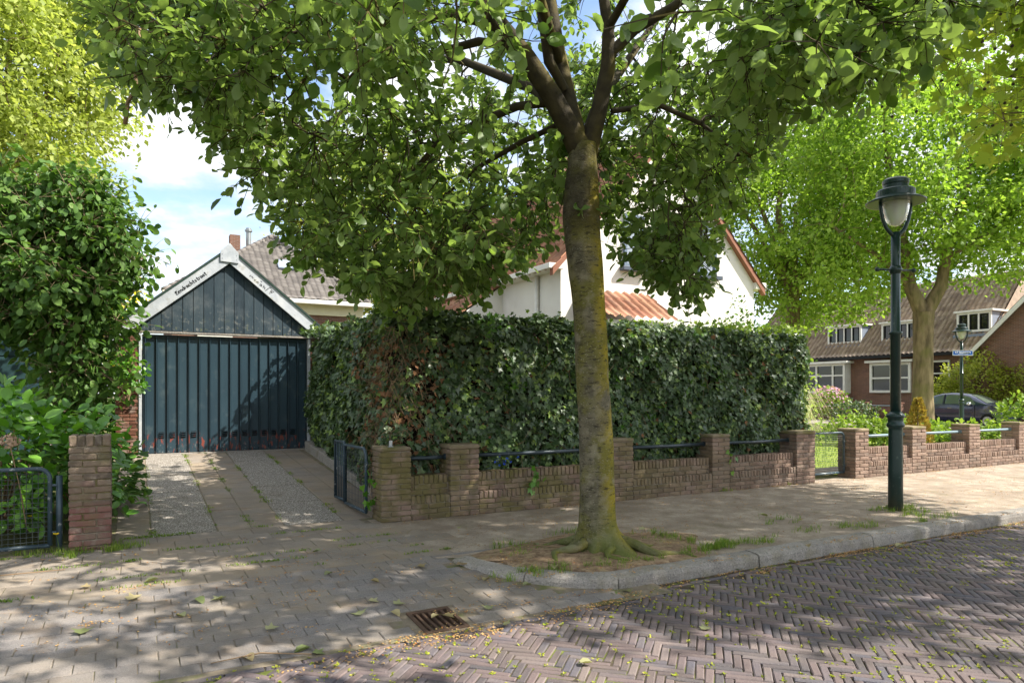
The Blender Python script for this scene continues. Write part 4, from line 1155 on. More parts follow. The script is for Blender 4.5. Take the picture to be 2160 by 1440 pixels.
window(rc, 3.6, 5.6, 4.4, 5.7, .905, m_white, m_glass, mull=(4.6,), fw=.12, dep=.1, sgn=1, inner=m_black)
# side street and their low front walls
sheet('side_street', m_asph, [(26.2, .3, .02), (31.4, .3, .02), (31.4, 60, .02), (26.2, 60, .02)])
fw = empty('front_garden_wall', W(32.0, 11, 0), RH, 'low red brick front garden wall with piers below the far row houses', 'garden wall')
for x in (2.6, 4.4, 6.2, 8.3):
    b = MB().box(x, x + .4, -.15, .2, -.1, .95).build('pier', m_brickwall, fw)
    MB().box(x - .02, x + .42, -.17, .22, .951, 1.0).build('cap', m_brickwall, b, bevel=.01)
for a, c in ((3.0, 4.4), (6.6, 8.3), (8.7, 13)):
    MB().box(a + .002, c - .002, -.06, .12, -.1, .62).build('panel', m_brickwall, fw); MB().tube([(a, .03, .82), (c, .03, .82)], .025, 8).build('rail', m_pipe2, fw)

# ================================================================== STREET LAMPS
def lamp(loc, rz, label):
    l = empty('street_lamp', loc, rz, label, 'street lamp', 'old fashioned green street lamps')
    MB().lathe([(.088, -.05), (.086, .5), (.082, 1.02), (.082, 1.05), (.105, 1.07), (.105, 1.10), (.09, 1.12), (.09, 1.17), (.108, 1.19), (.108, 1.215), (.085, 1.235), (.062, 1.26)], 20).build('base', m_lamp, l, smooth=True).data.polygons.foreach_set('use_smooth', [False] * 1 + [True] * (20 * 11 + 1))
    MB().lathe([(.062, 1.25), (.06, 2.24), (.08, 2.25), (.08, 2.275), (.058, 2.285), (.054, 3.02), (.054, 3.55)], 16).build('shaft', m_lamp, l, smooth=True)
    MB().lathe([(.02, 3.0), (.06, 3.02), (.078, 3.06), (.078, 3.08), (.06, 3.12), (.02, 3.14)], 16).build('knuckle', m_lamp, l, smooth=True)
    b = MB().tube([(-.25, 0, 3.07), (.25, 0, 3.07)], .014, 8)
    b.build('crossbar', m_lamp, l, smooth=True)
    for x in (-.26, .26): MB().lathe([(.001, 3.04), (.02, 3.046), (.03, 3.07), (.02, 3.094), (.001, 3.10)], 12, (x, 0)).build('ball', m_lamp, l, smooth=True)
    for sg in (-1, 1):
        MB().tube([(0, 0, 3.5), (sg * .06, 0, 3.53), (sg * .13, 0, 3.60), (sg * .185, 0, 3.72), (sg * .212, 0, 3.86), (sg * .216, 0, 3.98)], [.03, .027, .025, .023, .022, .022], 10).build('yoke_arm', m_lamp, l, smooth=True)
    MB().lathe([(.345, 3.925), (.348, 3.94), (.25, 3.99), (.225, 4.0), (.225, 4.075), (.21, 4.09), (.15, 4.10), (.145, 4.15), (.155, 4.165), (.155, 4.21), (.12, 4.235), (.03, 4.245)], 32, cap=True).build('hat', m_lamp, l)
    MB().lathe([(.34, 3.922), (.24, 3.972), (.17, 3.975)], 32, cap=False).build('reflector', m_hat_in, l, smooth=True)
    MB().lathe([(.162, 3.97), (.165, 3.93), (.16, 3.86), (.14, 3.77), (.105, 3.69), (.06, 3.64), (.012, 3.625)], 24).build('glass_globe', m_globe, l, smooth=True)
    MB().lathe([(.028, 3.95), (.03, 3.80), (.02, 3.775)], 12).build('bulb', m_hat_in, l, smooth=True)
    return l
m_globe = bpy.data.materials.new('lamp_glass'); m_globe.use_nodes = True
_b = m_globe.node_tree.nodes['Principled BSDF']; _b.inputs['Base Color'].default_value = (.86, .87, .82, 1); _b.inputs['Roughness'].default_value = .25
_b.inputs['Transmission Weight'].default_value = .55; _b.inputs['IOR'].default_value = 1.12
lamp((4.91, 8.8, 0), .16, 'tall dark green street lamp with hat and glass globe standing near the kerb')
l2 = lamp((17.92, 27.4, 0), RH + .2, 'distant green street lamp with street name sign behind the parked car')
sg_ = empty('street_name_sign', (17.92, 27.4, 2.98), .06, 'blue street name sign with white lettering fixed to the distant lamp post', 'street sign')
MB().box(-.43, .41, -.085, -.07, 0, .2).build('plate', m_signblue, sg_, bevel=.005)
for (x0, x1, z0, z1) in ((-.432, .412, .186, .201), (-.432, .412, -.001, .014), (-.432, -.418, .0141, .1859), (.398, .412, .0141, .1859)): MB().box(x0, x1, -.088, -.0855, z0, z1).build('border', m_signwhite, sg_)
def text_mesh(txt, size, name, mat, parent, loc):
    cu = bpy.data.curves.new(name, 'FONT'); cu.body = txt; cu.size = size; cu.align_x = 'CENTER'; cu.extrude = .0008; cu.offset = .0022
    ob = bpy.data.objects.new(name, cu); COL.objects.link(ob)
    dg = bpy.context.evaluated_depsgraph_get(); me = bpy.data.meshes.new_from_object(ob.evaluated_get(dg))
    bpy.data.objects.remove(ob); me.materials.clear(); me.materials.append(mat)
    o = link(name, me, parent, loc); o.rotation_euler = (PI / 2, 0, 0); return o
text_mesh('CT Storkstraat', .105, 'lettering', m_signwhite, sg_, (-.01, -.0875, .088))
MB().box(-.22, .22, -.0875, -.086, .052, .06).build('small_line', m_signwhite, sg_)
MB().tube([(0, 0, .06), (0, -.075, .06)], .02, 8).tube([(0, 0, .14), (0, -.075, .14)], .02, 8).build('bracket', m_zinc, sg_)

# ================================================================== CAR
car = empty('parked_car', W(29.8, 11.0, .02), TH - PI / 2, 'small dark blue hatchback parked beyond the low bushes', 'car')
XS = [0, .06, .18, .36, .6, .9, 1.3, 1.7, 2.0, 2.3, 2.55, 2.8, 3.05, 3.3, 3.45, 3.54]
TOP = [.72, .93, 1.08, 1.26, 1.39, 1.46, 1.49, 1.47, 1.42, 1.30, 1.16, 1.02, .96, .88, .76, .58]
WID = [.62, .70, .755, .79, .81, .815, .815, .815, .81, .81, .805, .80, .785, .74, .66, .55]
BEL = .93
def csec(i, x=None):
    x = XS[i] if x is None else x
    top = float(np.interp(x, XS, TOP)); w = float(np.interp(x, XS, WID)); be = min(top - .02, BEL + .03 * math.sin(x))
    gl = max(top - be, .02); e = min(1, gl / .45)
    rw_ = w * (1 - .27 * e) - .02
    return [(0, .22), (w * .8, .2), (w * .97, .30), (w, .5), (w * .995, .72), (w * .965, be), (rw_ + .01, top - .075 * e), (rw_ * .8, top - .015), (0, top)]
NS = 9
vs = []; xs_ = list(np.linspace(0, 3.54, 44))
for x in xs_:
    h = csec(0, x); vs += [(x, -y, z) for y, z in h] + [(x, y, z) for y, z in reversed(h[1:-1])]
nn_ = 2 * NS - 2
b = MB(); b.add(vs, [(i * nn_ + k, i * nn_ + (k + 1) % nn_, (i + 1) * nn_ + (k + 1) % nn_, (i + 1) * nn_ + k) for i in range(len(xs_) - 1) for k in range(nn_)] + [tuple(range(nn_ - 1, -1, -1)), tuple((len(xs_) - 1) * nn_ + k for k in range(nn_))])
body = b.build('body', m_carblue, car, smooth=True)
m_carglass = glass_mat('car_glass', (.10, .13, .10, 1), .04)
def side_win(x0, x1, c0, c1, sg):
    b = MB(); vs = []; n_ = 10
    for i in range(n_ + 1):
        u = i / n_; x = x0 + (x1 - x0) * u
        h = csec(0, x); (yb, zb), (yt, zt) = h[5], h[6]
        vb, vt = .06, .95
        vt = min(vt, float(np.interp(u, [0, .25, .8, 1], [c0, .95, .95, c1])))
        for v_ in (vb, max(vt, vb + .01)):
            b_ = (yb + (yt - yb) * v_, zb + (zt - zb) * v_); vs.append((x, sg * (b_[0] + .006), b_[1] + .002))
    b.add(vs, [(2 * i, 2 * i + 2, 2 * i + 3, 2 * i + 1) if sg > 0 else (2 * i, 2 * i + 1, 2 * i + 3, 2 * i + 2) for i in range(n_)])
    return b.build('side_window', m_carglass, car)
for sg in (-1, 1):
    side_win(.52, 1.05, .3, .95, sg); side_win(1.15, 2.42, .95, .25, sg)
    MB().tube([(1.12, sg * .79, .96), (1.08, sg * .60, 1.40)], .022, 6).build('pillar', m_black, car)
    MB().box(1.28, 1.47, *sorted((sg * .80, sg * .83)), .80, .83).build('door_handle', m_chrome, car, bevel=.008)
    MB().lathe([(.01, -.09), (.07, -.07), (.09, 0), (.07, .07), (.01, .09)], 12).build('mirror', m_chrome, car, smooth=True, loc=(2.22, sg * .88, 1.0)).rotation_euler = (PI / 2, 0, 0)
    MB().box(2.2, 2.26, *sorted((sg * .76, sg * .86)), .965, .99).build('mirror_arm', m_black, car)
    MB().box(2.40, 2.41, *sorted((sg * .790, sg * .8175)), .35, .92).build('door_seam', m_black, car)
    MB().lathe([(.01, -.01), (.07, 0), (.1, .03)], 14).build('headlight', m_chrome, car, loc=(3.40, sg * .56, .72)).rotation_euler = (0, PI / 2, 0)
    for x in (.58, 2.92):
        w_ = MB().tube([(x, sg * .64, .29), (x, sg * .83, .29)], .29, 20).build('wheel', m_rubber, car)
        MB().tube([(x, sg * .825, .29), (x, sg * .836, .29)], .19, 14).build('rim', m_zinc, w_)
def across(x0, x1, name, ins=.05):
    b = MB(); vs = []; n_ = 8; m_2 = 6
    for i in range(n_ + 1):
        x = x0 + (x1 - x0) * i / n_; h = csec(0, x); y, z = h[7]; z0 = h[8][1]
        for k in range(m_2 + 1):
            v_ = -1 + 2 * k / m_2; vs.append((x, v_ * (y - ins), z0 + (z - z0) * v_ * v_ + .012))
    b.add(vs, [(i * 7 + k, (i + 1) * 7 + k, (i + 1) * 7 + k + 1, i * 7 + k + 1) for i in range(n_) for k in range(m_2)])
    b.build(name, m_carglass, car, smooth=True)
across(2.08, 2.76, 'windscreen'); across(.14, .5, 'rear_window')

# ================================================================== STREET TREE (whitebeam)
wb = empty('whitebeam_tree', TREE, 0, 'large spreading street tree with yellow-sided trunk in a soil pit by the kerb', 'tree')
def tp(px, py, dY=0): return PX(px, 6.45 + dY, py=py)
TK = [(1262, 1172, .25), (1262, 1150, .208), (1262, 1120, .184), (1261, 1080, .172), (1260, 1020, .164), (1256, 900, .158), (1250, 800, .153), (1246, 700, .153), (1240, 620, .156), (1235, 570, .163), (1228, 500, .168), (1225, 450, .176), (1226, 400, .162), (1228, 350, .140), (1229, 305, .125)]
b = MB(); nA = 40; vs = []
from mathutils import noise as mn
tkp = crom([tuple(tp(a, c)) for a, c, _ in TK], 5); tkr = list(np.interp(np.linspace(0, len(TK) - 1, len(tkp)), range(len(TK)), [r for _, _, r in TK]))
for p, r_ in zip(tkp, tkr):
    for k in range(nA):
        a = 2 * PI * k / nA
        fl = max(0, 1 - p.z / .30) ** 2
        rr = r_ * (1 + .05 * mn.noise(Vector((math.cos(a) * 1.3, math.sin(a) * 1.3, p.z * 1.4))) + .025 * mn.noise(Vector((math.cos(a) * 4, math.sin(a) * 4, p.z * 6))))
        rr += fl * (.13 * max(0, math.sin(2.5 * a + .6)) + .08 * max(0, math.sin(6 * a)) + .16 * max(0, math.cos(a + .25)) ** 6 + .05 * mn.noise(Vector((math.cos(a) * 5, math.sin(a) * 5, p.z * 9))))
        vs.append((p.x + rr * math.cos(a) - TREE.x, p.y + rr * math.sin(a) - TREE.y, p.z))
b.add(vs, [(i * nA + k, i * nA + (k + 1) % nA, (i + 1) * nA + (k + 1) % nA, (i + 1) * nA + k) for i in range(len(tkp) - 1) for k in range(nA)])
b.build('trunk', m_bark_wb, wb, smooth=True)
for (a0, L_, r0) in ((-.35, .75, .05), (-1.3, .5, .04), (-2.4, .6, .045), (.25, .55, .04), (2.7, .5, .04)):
    pts = [(math.cos(a0 + .18 * math.sin(k * 1.3)) * (.16 + L_ * k / 7), math.sin(a0 + .18 * math.sin(k * 1.3)) * (.16 + L_ * k / 7) * .8, .10 * (1 - k / 7) ** 1.5 + .035 - .03 * k / 7) for k in range(8)]
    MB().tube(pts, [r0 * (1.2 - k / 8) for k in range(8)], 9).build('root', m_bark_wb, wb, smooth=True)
hb = [PX(295, 5.0, py=60), PX(292, 5.0, py=105), PX(285, 5.0, py=150), PX(288, 5.0, py=185), PX(270, 5.0, py=215), PX(264, 5.0, py=262)]
MB().tube([q - TREE for q in hb], [.010, .011, .012, .013, .014, .016], 8).build('hanging_branch', m_twig, wb, smooth=True)
LIMB = [
 [(1229, 330, 0, .12), (1200, 270, -.03, .108), (1165, 205, -.1, .10), (1110, 122, -.25, .09), (1050, 48, -.4, .08), (985, -35, -.5, .068), (880, -150, -.8, .05), (760, -260, -1.1, .03)],
 [(1225, 320, .05, .105), (1200, 220, .1, .085), (1175, 110, .14, .08), (1158, 0, .2, .07), (1150, -140, .25, .055), (1145, -330, .3, .035)],
 [(1192, 190, .0, .04), (1158, 130, -.1, .05), (1145, 40, -.2, .045), (1120, -90, -.3, .035), (1080, -230, -.5, .02)],
 [(1238, 325, .05, .10), (1262, 240, .02, .078), (1283, 140, -.05, .07), (1283, 60, -.1, .055), (1268, -40, -.15, .046), (1280, -200, -.2, .03)],
 [(1285, 115, -.07, .05), (1340, 62, -.05, .05), (1420, 15, -.15, .042), (1520, -60, -.4, .032), (1640, -120, -.8, .02)],
 [(1165, 215, -.05, .045), (1090, 225, .1, .042), (1010, 258, .2, .038), (925, 302, .3, .033), (878, 355, .3, .026), (858, 400, .3, .018)],
 [(1095, 100, -.25, .045), (1010, 88, -.2, .04), (920, 112, -.2, .034), (830, 160, -.2, .026), (760, 176, -.2, .018)],
 [(1060, 60, -.38, .045), (950, 30, -.5, .036), (850, 60, -.6, .03), (770, 130, -.6, .024), (732, 172, -.6, .016)],
 [(1290, 235, .0, .03), (1390, 222, .1, .028), (1480, 262, .1, .022), (1560, 328, .1, .012)],
 [(1195, 255, .05, .03), (1100, 300, .3, .028), (1010, 352, .5, .022), (930, 420, .6, .014)],
 [(1232, 300, .1, .06), (1260, 220, .7, .055), (1330, 120, 1.5, .045), (1400, 20, 2.2, .03)],
 [(1225, 290, .1, .06), (1130, 190, .8, .055), (980, 130, 1.6, .045), (820, 110, 2.3, .03)],
 [(1180, 130, .1, .05), (1120, -60, -1.0, .045), (1040, -420, -2.2, .03)],
 [(1283, 60, -.1, .04), (1400, -150, -1.1, .036), (1600, -520, -2.2, .024)],
]
limbs = [([tuple(tp(a, c, d)) for a, c, d, _ in l], [r for *_, r in l]) for l in LIMB]
BX = [60, 150, 180, 250, 400, 470, 520, 620, 760, 900, 1010, 1120, 1190, 1270, 1330, 1400, 1450, 1500, 1560, 1620, 1680, 1760, 1860, 1950, 2050, 2140, 2300]
BY = [-80, -40, 100, 255, 300, 400, 500, 590, 660, 655, 630, 590, 530, 520, 590, 680, 740, 650, 500, 390, 275, 210, 190, 150, 40, -40, -80]
def crown_ok(p):
    if p[1] < 1.9: return p[2] > 4.4
    px, py = 1080 + p[0] / p[1] * FPX, HOR - (p[2] - H) / p[1] * FPX
    lim = min(np.interp(px, BX, BY), np.interp(px - 55, BX, BY), np.interp(px + 40, BX, BY)) - (60 if px < 620 else 25)
    if p[1] < 5.7: lim = min(lim, np.interp(p[1], [1.9, 3.2, 5.7], [0, 70, 210 if (px < 560 or px > 1480) else 150]))
    if 1120 < px < 1330 and p[1] < 6.4: lim = min(lim, 20)
    if p[1] < 5.7 and py > -60 and R.random() < .5: return False
    if 940 < px < 1360 and -80 < py < 345 and p[1] < 6.7 and R.random() < .72: return False
    return py < lim - 10
att = in_ellipsoid(840, (.35, 6.3, 5.35), (4.9, 4.7, 3.4), .38, 1.0, crown_ok, mind=.16)
def extra(n, x0, x1, y0, y1, d0, d1):
    out = []
    while len(out) < n:
        Y = R.uniform(d0, d1); p = np.array(PX(R.uniform(x0, x1), Y, py=R.uniform(y0, y1)))
        if crown_ok(p) and math.hypot(p[0] - .35, p[1] - 6.4) < 4.9 and p[2] > 2.0: out.append(p)
    return np.array(out)
att = np.concatenate([att, extra(270, 470, 1200, 220, 640, 6.0, 9.6), extra(170, 1200, 1640, 120, 740, 6.2, 9.0), extra(130, 180, 560, -20, 420, 4.6, 7.6), extra(110, 1560, 2090, -20, 230, 4.0, 6.0), extra(70, 620, 1120, 480, 660, 6.3, 9.2), extra(24, 1330, 1560, 480, 740, 6.3, 8.0), extra(70, 450, 1150, -20, 260, 4.2, 6.0)])
print('attractors', len(att))
Pn, rd, ch, ends = grow(limbs, att, lift=.16, seg=5, noise=.09, r_tip=.0034, expo=.40)
branch_mesh(Pn, rd, ch, 0, 'branches', m_bark_dk, wb)
# twigs and leaves
E = np.array([e[0] for e in ends]); D = np.array([e[1] for e in ends]); nT, nL = 5, 6
n = len(E)
td = nrm(np.repeat(D, nT, 0) * .7 + rng.normal(size=(n * nT, 3)) * .65 + np.array([0, 0, -.22]))
tl_ = .16 + rng.random(n * nT) * .26
t0_ = np.repeat(E, nT, 0)
b = MB(); off = np.array(TREE)
for a, d, l in zip(t0_, td, tl_):
    q = a - off; e = q + d * l; m_ = (q + e) / 2 + rng.normal(size=3) * .02
    b.tube([q, m_, e], [.005, .004, .0022], 3, cap=False)
for k in range(420):
    i = R.randrange(len(limbs) and 60, len(Pn)); q = Pn[i] - off
    if not crown_ok(Pn[i] + np.array([0, 0, -.45])) or q[0] < -3.2: continue
    L_ = R.uniform(.35, .8); d = Vector((R.gauss(0, .4), R.gauss(0, .4), -.25)); e = Vector(q); pts = [e.copy()]
    for j in range(5):
        d = (d + Vector((R.gauss(0, .22), R.gauss(0, .22), -.3))).normalized(); e = e + d * L_ / 5; pts.append(e.copy())
    b.tube(pts, [.0075, .0068, .006, .005, .004, .0025], 4, cap=False)
b.build('twigs', m_bark_dk, wb)['kind'] = 'stuff'
u = np.tile(np.linspace(.3, 1.0, nL), n * nT)
Pl = np.repeat(t0_, nL, 0) + np.repeat(td * tl_[:, None], nL, 0) * u[:, None] + rng.normal(size=(n * nT * nL, 3)) * .012
A = np.repeat(td, nL, 0) * .55 + rng.normal(size=Pl.shape) * .62 + np.array([0, 0, -.15])
Nn = rng.normal(size=Pl.shape) * .5 + np.array([0, 0, .9])
S = np.clip(rng.normal(.093, .022, len(Pl)), .04, .15)
put_leaves(Pl, A, Nn, S, T_OVAL, m_leaf_wb, wb, 'crown', 300, minY=2.0)

# ================================================================== IVY HEDGE
hd = empty('ivy_hedge', W(.9, .9, 0), 0, 'tall clipped ivy hedge with a dry brown corner above the brick garden wall', 'hedge')
hoff = np.array(hd.location)
fp = [(.68, 6.0), (.36, .62), (.5, .5), (7.7, .5), (7.75, 1.3), (1.3, 1.3), (1.5, 6.0)]
b = MB(); n = len(fp)
b.add([tuple(W(s, t, .1) - hd.location) for s, t in fp] + [tuple(W(s, t, 2.36 + .04 * t) - hd.location) for s, t in fp],
      [tuple(range(n)), tuple(range(2 * n - 1, n - 1, -1))] + [(i, n + i, n + (i + 1) % n, (i + 1) % n) for i in range(n)])
m_core = M('hedge_twigs', [G(34, 28, 20), G(52, 42, 30)], 20, rw=0, rough=1, bump=1, bscale=40)
b.build('twig_core', m_core, hd)
def WA(s, t, z): return np.array(O)[None] + np.outer(s, np.array(U)) + np.outer(t, np.array(V)) + np.outer(z, [0, 0, 1])
un, vn = np.array(U), np.array(V)
Ps, Ns = [], []
def lump(a, c): return .05 * np.sin(a * 2.3 + 1) * np.cos(c * 2.9) + .04 * np.sin(a * 5.1 + c * 4.3) + .03 * np.sin(a * 9.7 - c * 7.1)
def face(nn, f):
    P_, N_ = f(nn); Ps.append(P_); Ns.append(N_)
def ztop(t): return 2.50 + .035 * t
def fB(k):
    s = rng.uniform(.12, 7.85, k); z = .32 + rng.random(k) ** .95 * 2.2
    edge = np.clip((z - 2.25) / .3, 0, 1) ** 2 * .18 + np.clip((s - 7.5) / .4, 0, 1) ** 2 * .3 + np.clip((.5 - s) / .4, 0, 1) ** 2 * .25
    t = .36 + edge + lump(s, z) - rng.random(k) * .10 + np.clip((.75 - z) / .4, 0, 1) * .12
    return WA(s, t, z), np.tile(-vn, (k, 1)) + np.outer(np.clip((z - 2.2) / .3, 0, 1), [0, 0, 1.2]) + np.outer(np.clip((s - 7.4) / .4, 0, 1), un) - np.outer(np.clip((.5 - s) / .4, 0, 1), un)
def fA(k):
    t = rng.uniform(.35, 6.1, k); z0 = .1 + .06 * t + np.clip(1.9 - t, 0, 1.6) * .12
    z = z0 + rng.random(k) * (ztop(t) - z0)
    s = .17 + .055 * t + lump(t, z) + rng.random(k) * .10 + np.clip((z - 2.25) / .3, 0, 1) ** 2 * .15 + np.clip((.9 - z) / .6, 0, 1) * .10
    return WA(s, t, z), np.tile(-un, (k, 1)) + np.outer(np.clip((z - 2.2) / .3, 0, 1), [0, 0, 1.2])
def fT(k):
    m_ = rng.random(k) < .62
    s = np.where(m_, rng.uniform(.3, 7.8, k), rng.uniform(.3, 1.5, k)); t = np.where(m_, rng.uniform(.4, 1.35, k), rng.uniform(.5, 6.1, k))
    return WA(s, t, ztop(t) + lump(s * 1.7, t * 1.7) * 1.1 - rng.random(k) * .07), np.tile([0, 0, 1.0], (k, 1))
def fC(k):
    t = rng.uniform(.45, 1.4, k); z = .15 + rng.random(k) * 2.35
    return WA(7.86 + lump(t, z) - rng.random(k) * .1, t, z), np.tile(un, (k, 1))
face(19000, fB); face(15500, fA); face(6500, fT); face(2400, fC)
P = np.concatenate(Ps); Nf = nrm(np.concatenate(Ns))
sA = (P - np.array(O)) @ un; tA = (P - np.array(O)) @ vn
dry = np.exp(-((np.hypot(np.maximum(sA - .15, 0), np.maximum(tA - .35, 0) * .6) / .85) ** 2)) * np.clip((2.35 - P[:, 2]) / .3, 0, 1)
dry = dry * (.55 + .6 * np.sin(P[:, 2] * 6 + tA * 5) * np.sin(sA * 9 + P[:, 2] * 3)) + .02
isdry = rng.random(len(P)) < np.clip(dry * .55, 0, .75)
gone = rng.random(len(P)) < np.clip(dry * .75, 0, .8)
A = rng.normal(size=P.shape) * .5 + np.array([0, 0, -.8]) + Nf * .25
Nn = Nf * 1.0 + rng.normal(size=P.shape) * .38 + np.array([0, 0, .35])
S = np.clip(rng.normal(.076, .02, len(P)), .03, .13)
k = ~isdry & ~gone
put_leaves(P[k], A[k], Nn[k], S[k], T_IVY, m_leaf_ivy, hd, 'foliage', 300, leafname='leaf')
k = isdry & ~gone
put_leaves(P[k], A[k] + rng.normal(size=A[k].shape) * .5, Nn[k], S[k] * .8, T_IVY, m_leaf_dry, hd, 'dry_foliage')
b = MB()
for i in range(900):
    if i < 620:
        if R.random() < .5: s, t = .20 + abs(R.gauss(0, .28)), .33; nrmv = -V
        else: s, t = .22, .35 + abs(R.gauss(0, .5)); nrmv = -U
        z = R.uniform(.5, 2.3)
    else:
        s, t, z, nrmv = R.uniform(.5, 7.6), .36, R.uniform(.5, 2.4), -V
    p = W(s, t, z) + nrmv * R.uniform(-.02, .06) - hd.location; d = Vector((R.gauss(0, .12), R.gauss(0, .08), R.gauss(-.06, .16)))
    b.tube([p, p + d * .5 + nrmv * R.uniform(0, .05), p + d], [.0035, .003, .0015], 3, cap=False)
b.build('dry_twigs', m_twig, hd)['kind'] = 'stuff'
k = 900; s = 7.85 - np.abs(rng.normal(0, 1.6, k)); s = np.clip(s, .4, 7.9); t = rng.uniform(.3, 1.3, k)
Pq = WA(s, t, ztop(t) + lump(s * 1.7, t * 1.7) + rng.random(k) * .13 - .03)
put_leaves(Pq, rng.normal(size=Pq.shape) * .6 + np.array([0, 0, .3]), rng.normal(size=Pq.shape) * .5 + np.array([0, 0, 1]), np.clip(rng.normal(.06, .015, k), .03, .1), T_IVY, m_leaf_low, hd, 'young_shoots')
cl = np.stack([rng.uniform(.6, 7.6, 26), rng.uniform(.7, 2.4, 26)], 1); ci = rng.integers(0, 26, 420)
s = cl[ci, 0] + rng.normal(0, .1, 420); z = cl[ci, 1] + rng.normal(0, .1, 420)
Pq = WA(s, .30 + lump(s, z), z)
put_leaves(Pq, rng.normal(size=Pq.shape) * .5 + np.array([0, 0, -.7]), np.tile(-vn, (420, 1)) + rng.normal(size=Pq.shape) * .35 + np.array([0, 0, .3]), np.clip(rng.normal(.075, .015, 420), .04, .1), T_IVY, m_leaf_hyd, hd, 'fresh_leaves')
# ivy shoots creeping over the wall
for (s, t, z, nn_) in ((2.05, -.02, .42, 7), (2.0, -.02, .28, 8), (3.1, -.02, .55, 5), (-.06, .25, .45, 6), (-.06, .22, .3, 6), (5.5, -.02, .5, 5)):
    sp = empty('ivy_shoot', W(s, t, z), 0, None, None)
    tag(sp, {2.05: 'green ivy shoot hanging over the brick panel between second and third pier', 2.0: 'lower ivy shoot creeping down the same brick panel', 3.1: 'small ivy shoot on the wall top left of the pier behind the trunk', -.06: 'ivy shoot growing at the hinge side of the driveway gate', 5.5: 'ivy shoot over the fourth pier'}[s] + (' low down' if z == .3 else ''), 'ivy')
    Pq = np.array(W(s, t, z)) + rng.normal(size=(nn_, 3)) * np.array([.05, .015, .08]); 
    put_leaves(Pq, rng.normal(size=Pq.shape) * .4 + np.array([0, 0, -.7]), np.tile(-vn, (nn_, 1)) + rng.normal(size=Pq.shape) * .3, np.full(nn_, .085), T_IVY, m_leaf_hyd, sp, 'leaves', stuff=False)
    MB().tube([(0, .02, .12), (0, 0, 0), (.02, -.005, -.12)], .003, 4).build('stem', m_twig, sp)
# blue flowers behind the rail
bf = empty('blue_flowers', W(1.75, .4, .55), 0, 'small clump of bright blue flowers under the pipe rail by the second pier', 'flowers')
n = 26; Pq = np.array(W(1.62, .24, .62)) + rng.normal(size=(n, 3)) * np.array([.12, .05, .05])
put_leaves(Pq, rng.normal(size=(n, 3)), np.tile(-vn, (n, 1)) + rng.normal(size=(n, 3)) * .4, np.full(n, .04), T_PLANE, m_blueflower, bf, 'petals', stuff=False)
MB().tube([(-.1, -.1, -.4), (-.1, -.12, .05)], .004, 4).tube([(-.14, -.1, -.4), (-.18, -.12, .08)], .004, 4).build('stems', m_twig, bf)

# ================================================================== TREES AROUND
# dense dark hazel left of the garage
def limbset(base, pts): return [([tuple(base)] + pts[0][0], pts[0][1])] + pts[1:]
hz = W(-3.2, 4.6, .25)
simple_tree('hazel_tree', tuple(hz), 2.2, .09, lumpy((hz.x - .62, hz.y - .1, 3.45), (1.45, 1.3, 1.5), 14, .7, (.25, .42), 5) + [ ((hz.x - .75, hz.y - .3, 2.9), (.9, .8, .6)), ((hz.x + .15, hz.y - .35, 2.7), (.7, .6, .7)), ((hz.x - .05, hz.y - .3, 2.2), (.5, .5, .5)), ((hz.x - .1, hz.y - .3, 1.6), (.5, .45, .55)), ((hz.x + .35, hz.y - .2, 1.8), (.4, .4, .5))], 520, 46, .11, m_leaf_hazel, m_bark,
            'dense dark green tree with drooping crinkled leaves left of the blue garage', twigs=7, rad=.22, T=T_OVAL, flat=.9, droop=.7)
lt = (-14.2, 18.6, 0)
simple_tree('light_tree', lt, 4.5, .22, lumpy((-13.4, 18.2, 9.2), (3.6, 3.2, 5.4), 14, .72, (.28, .45), 3), 560, 80, .15, m_leaf_light, m_bark,
            'tall pale yellow-green tree at the top left behind the dark tree', rad=.55, flat=.5, droop=.5)
# two maples on the right
p = PX(1945, 24, 0)
lm = [([tuple(p), (p.x + .02, p.y, 1.4), (p.x + .04, p.y, 3.0), (p.x + .05, p.y, 4.3)], [.42, .33, .31, .34]),
      ([(p.x + .05, p.y, 4.2), (p.x - .42, p.y, 5.2), (p.x - .6, p.y + .1, 6.6), (p.x - 1.0, p.y + .2, 8.6), (p.x - 1.2, p.y + .2, 11.5)], [.27, .22, .19, .14, .06]),
      ([(p.x + .08, p.y, 4.2), (p.x + .6, p.y - .1, 5.2), (p.x + .8, p.y - .1, 6.4), (p.x + 1.5, p.y, 8.4), (p.x + 1.9, p.y, 11.0)], [.26, .21, .17, .12, .05]),
      ([(p.x - .42, p.y, 5.2), (p.x - 1.6, p.y - .2, 6.2), (p.x - 3.2, p.y - .3, 7.2)], [.10, .08, .04]),
      ([(p.x + .8, p.y, 6.2), (p.x + 2.2, p.y - .3, 7.0), (p.x + 3.6, p.y, 8.2)], [.10, .08, .04])]
simple_tree('maple_tree', tuple(p), 4.3, .32, lumpy((p.x + .5, p.y, 9.4), (5.3, 4.2, 5.2), 18, .72, (.26, .44), 8) + [ ((p.x - 2.6, p.y, 6.3), (2.2, 2.4, 1.6)), ((p.x + 3.0, p.y, 7.0), (2.4, 2.4, 2.2))], 720, 70, .165, m_leaf_maple, m_bark,
            'big forked tree with thick bare trunk and fresh green crown behind the lamp post', 'tree', 'fresh green trees in the right-hand gardens', lm, rad=.52)
p = PX(1672, 29, 0)
simple_tree('maple_tree', tuple(p), 5.2, .34, lumpy((p.x - .6, p.y, 8.9), (5.8, 4.2, 5.5), 18, .72, (.26, .44), 12) + [ ((p.x + 1.0, p.y, 6.2), (3.2, 3.0, 2.0))], 720, 70, .175, m_leaf_maple, m_bark,
            'fresh green tree rising between the white house and the forked tree', 'tree', 'fresh green trees in the right-hand gardens', rad=.58)
p = PX(820, 36, 0)
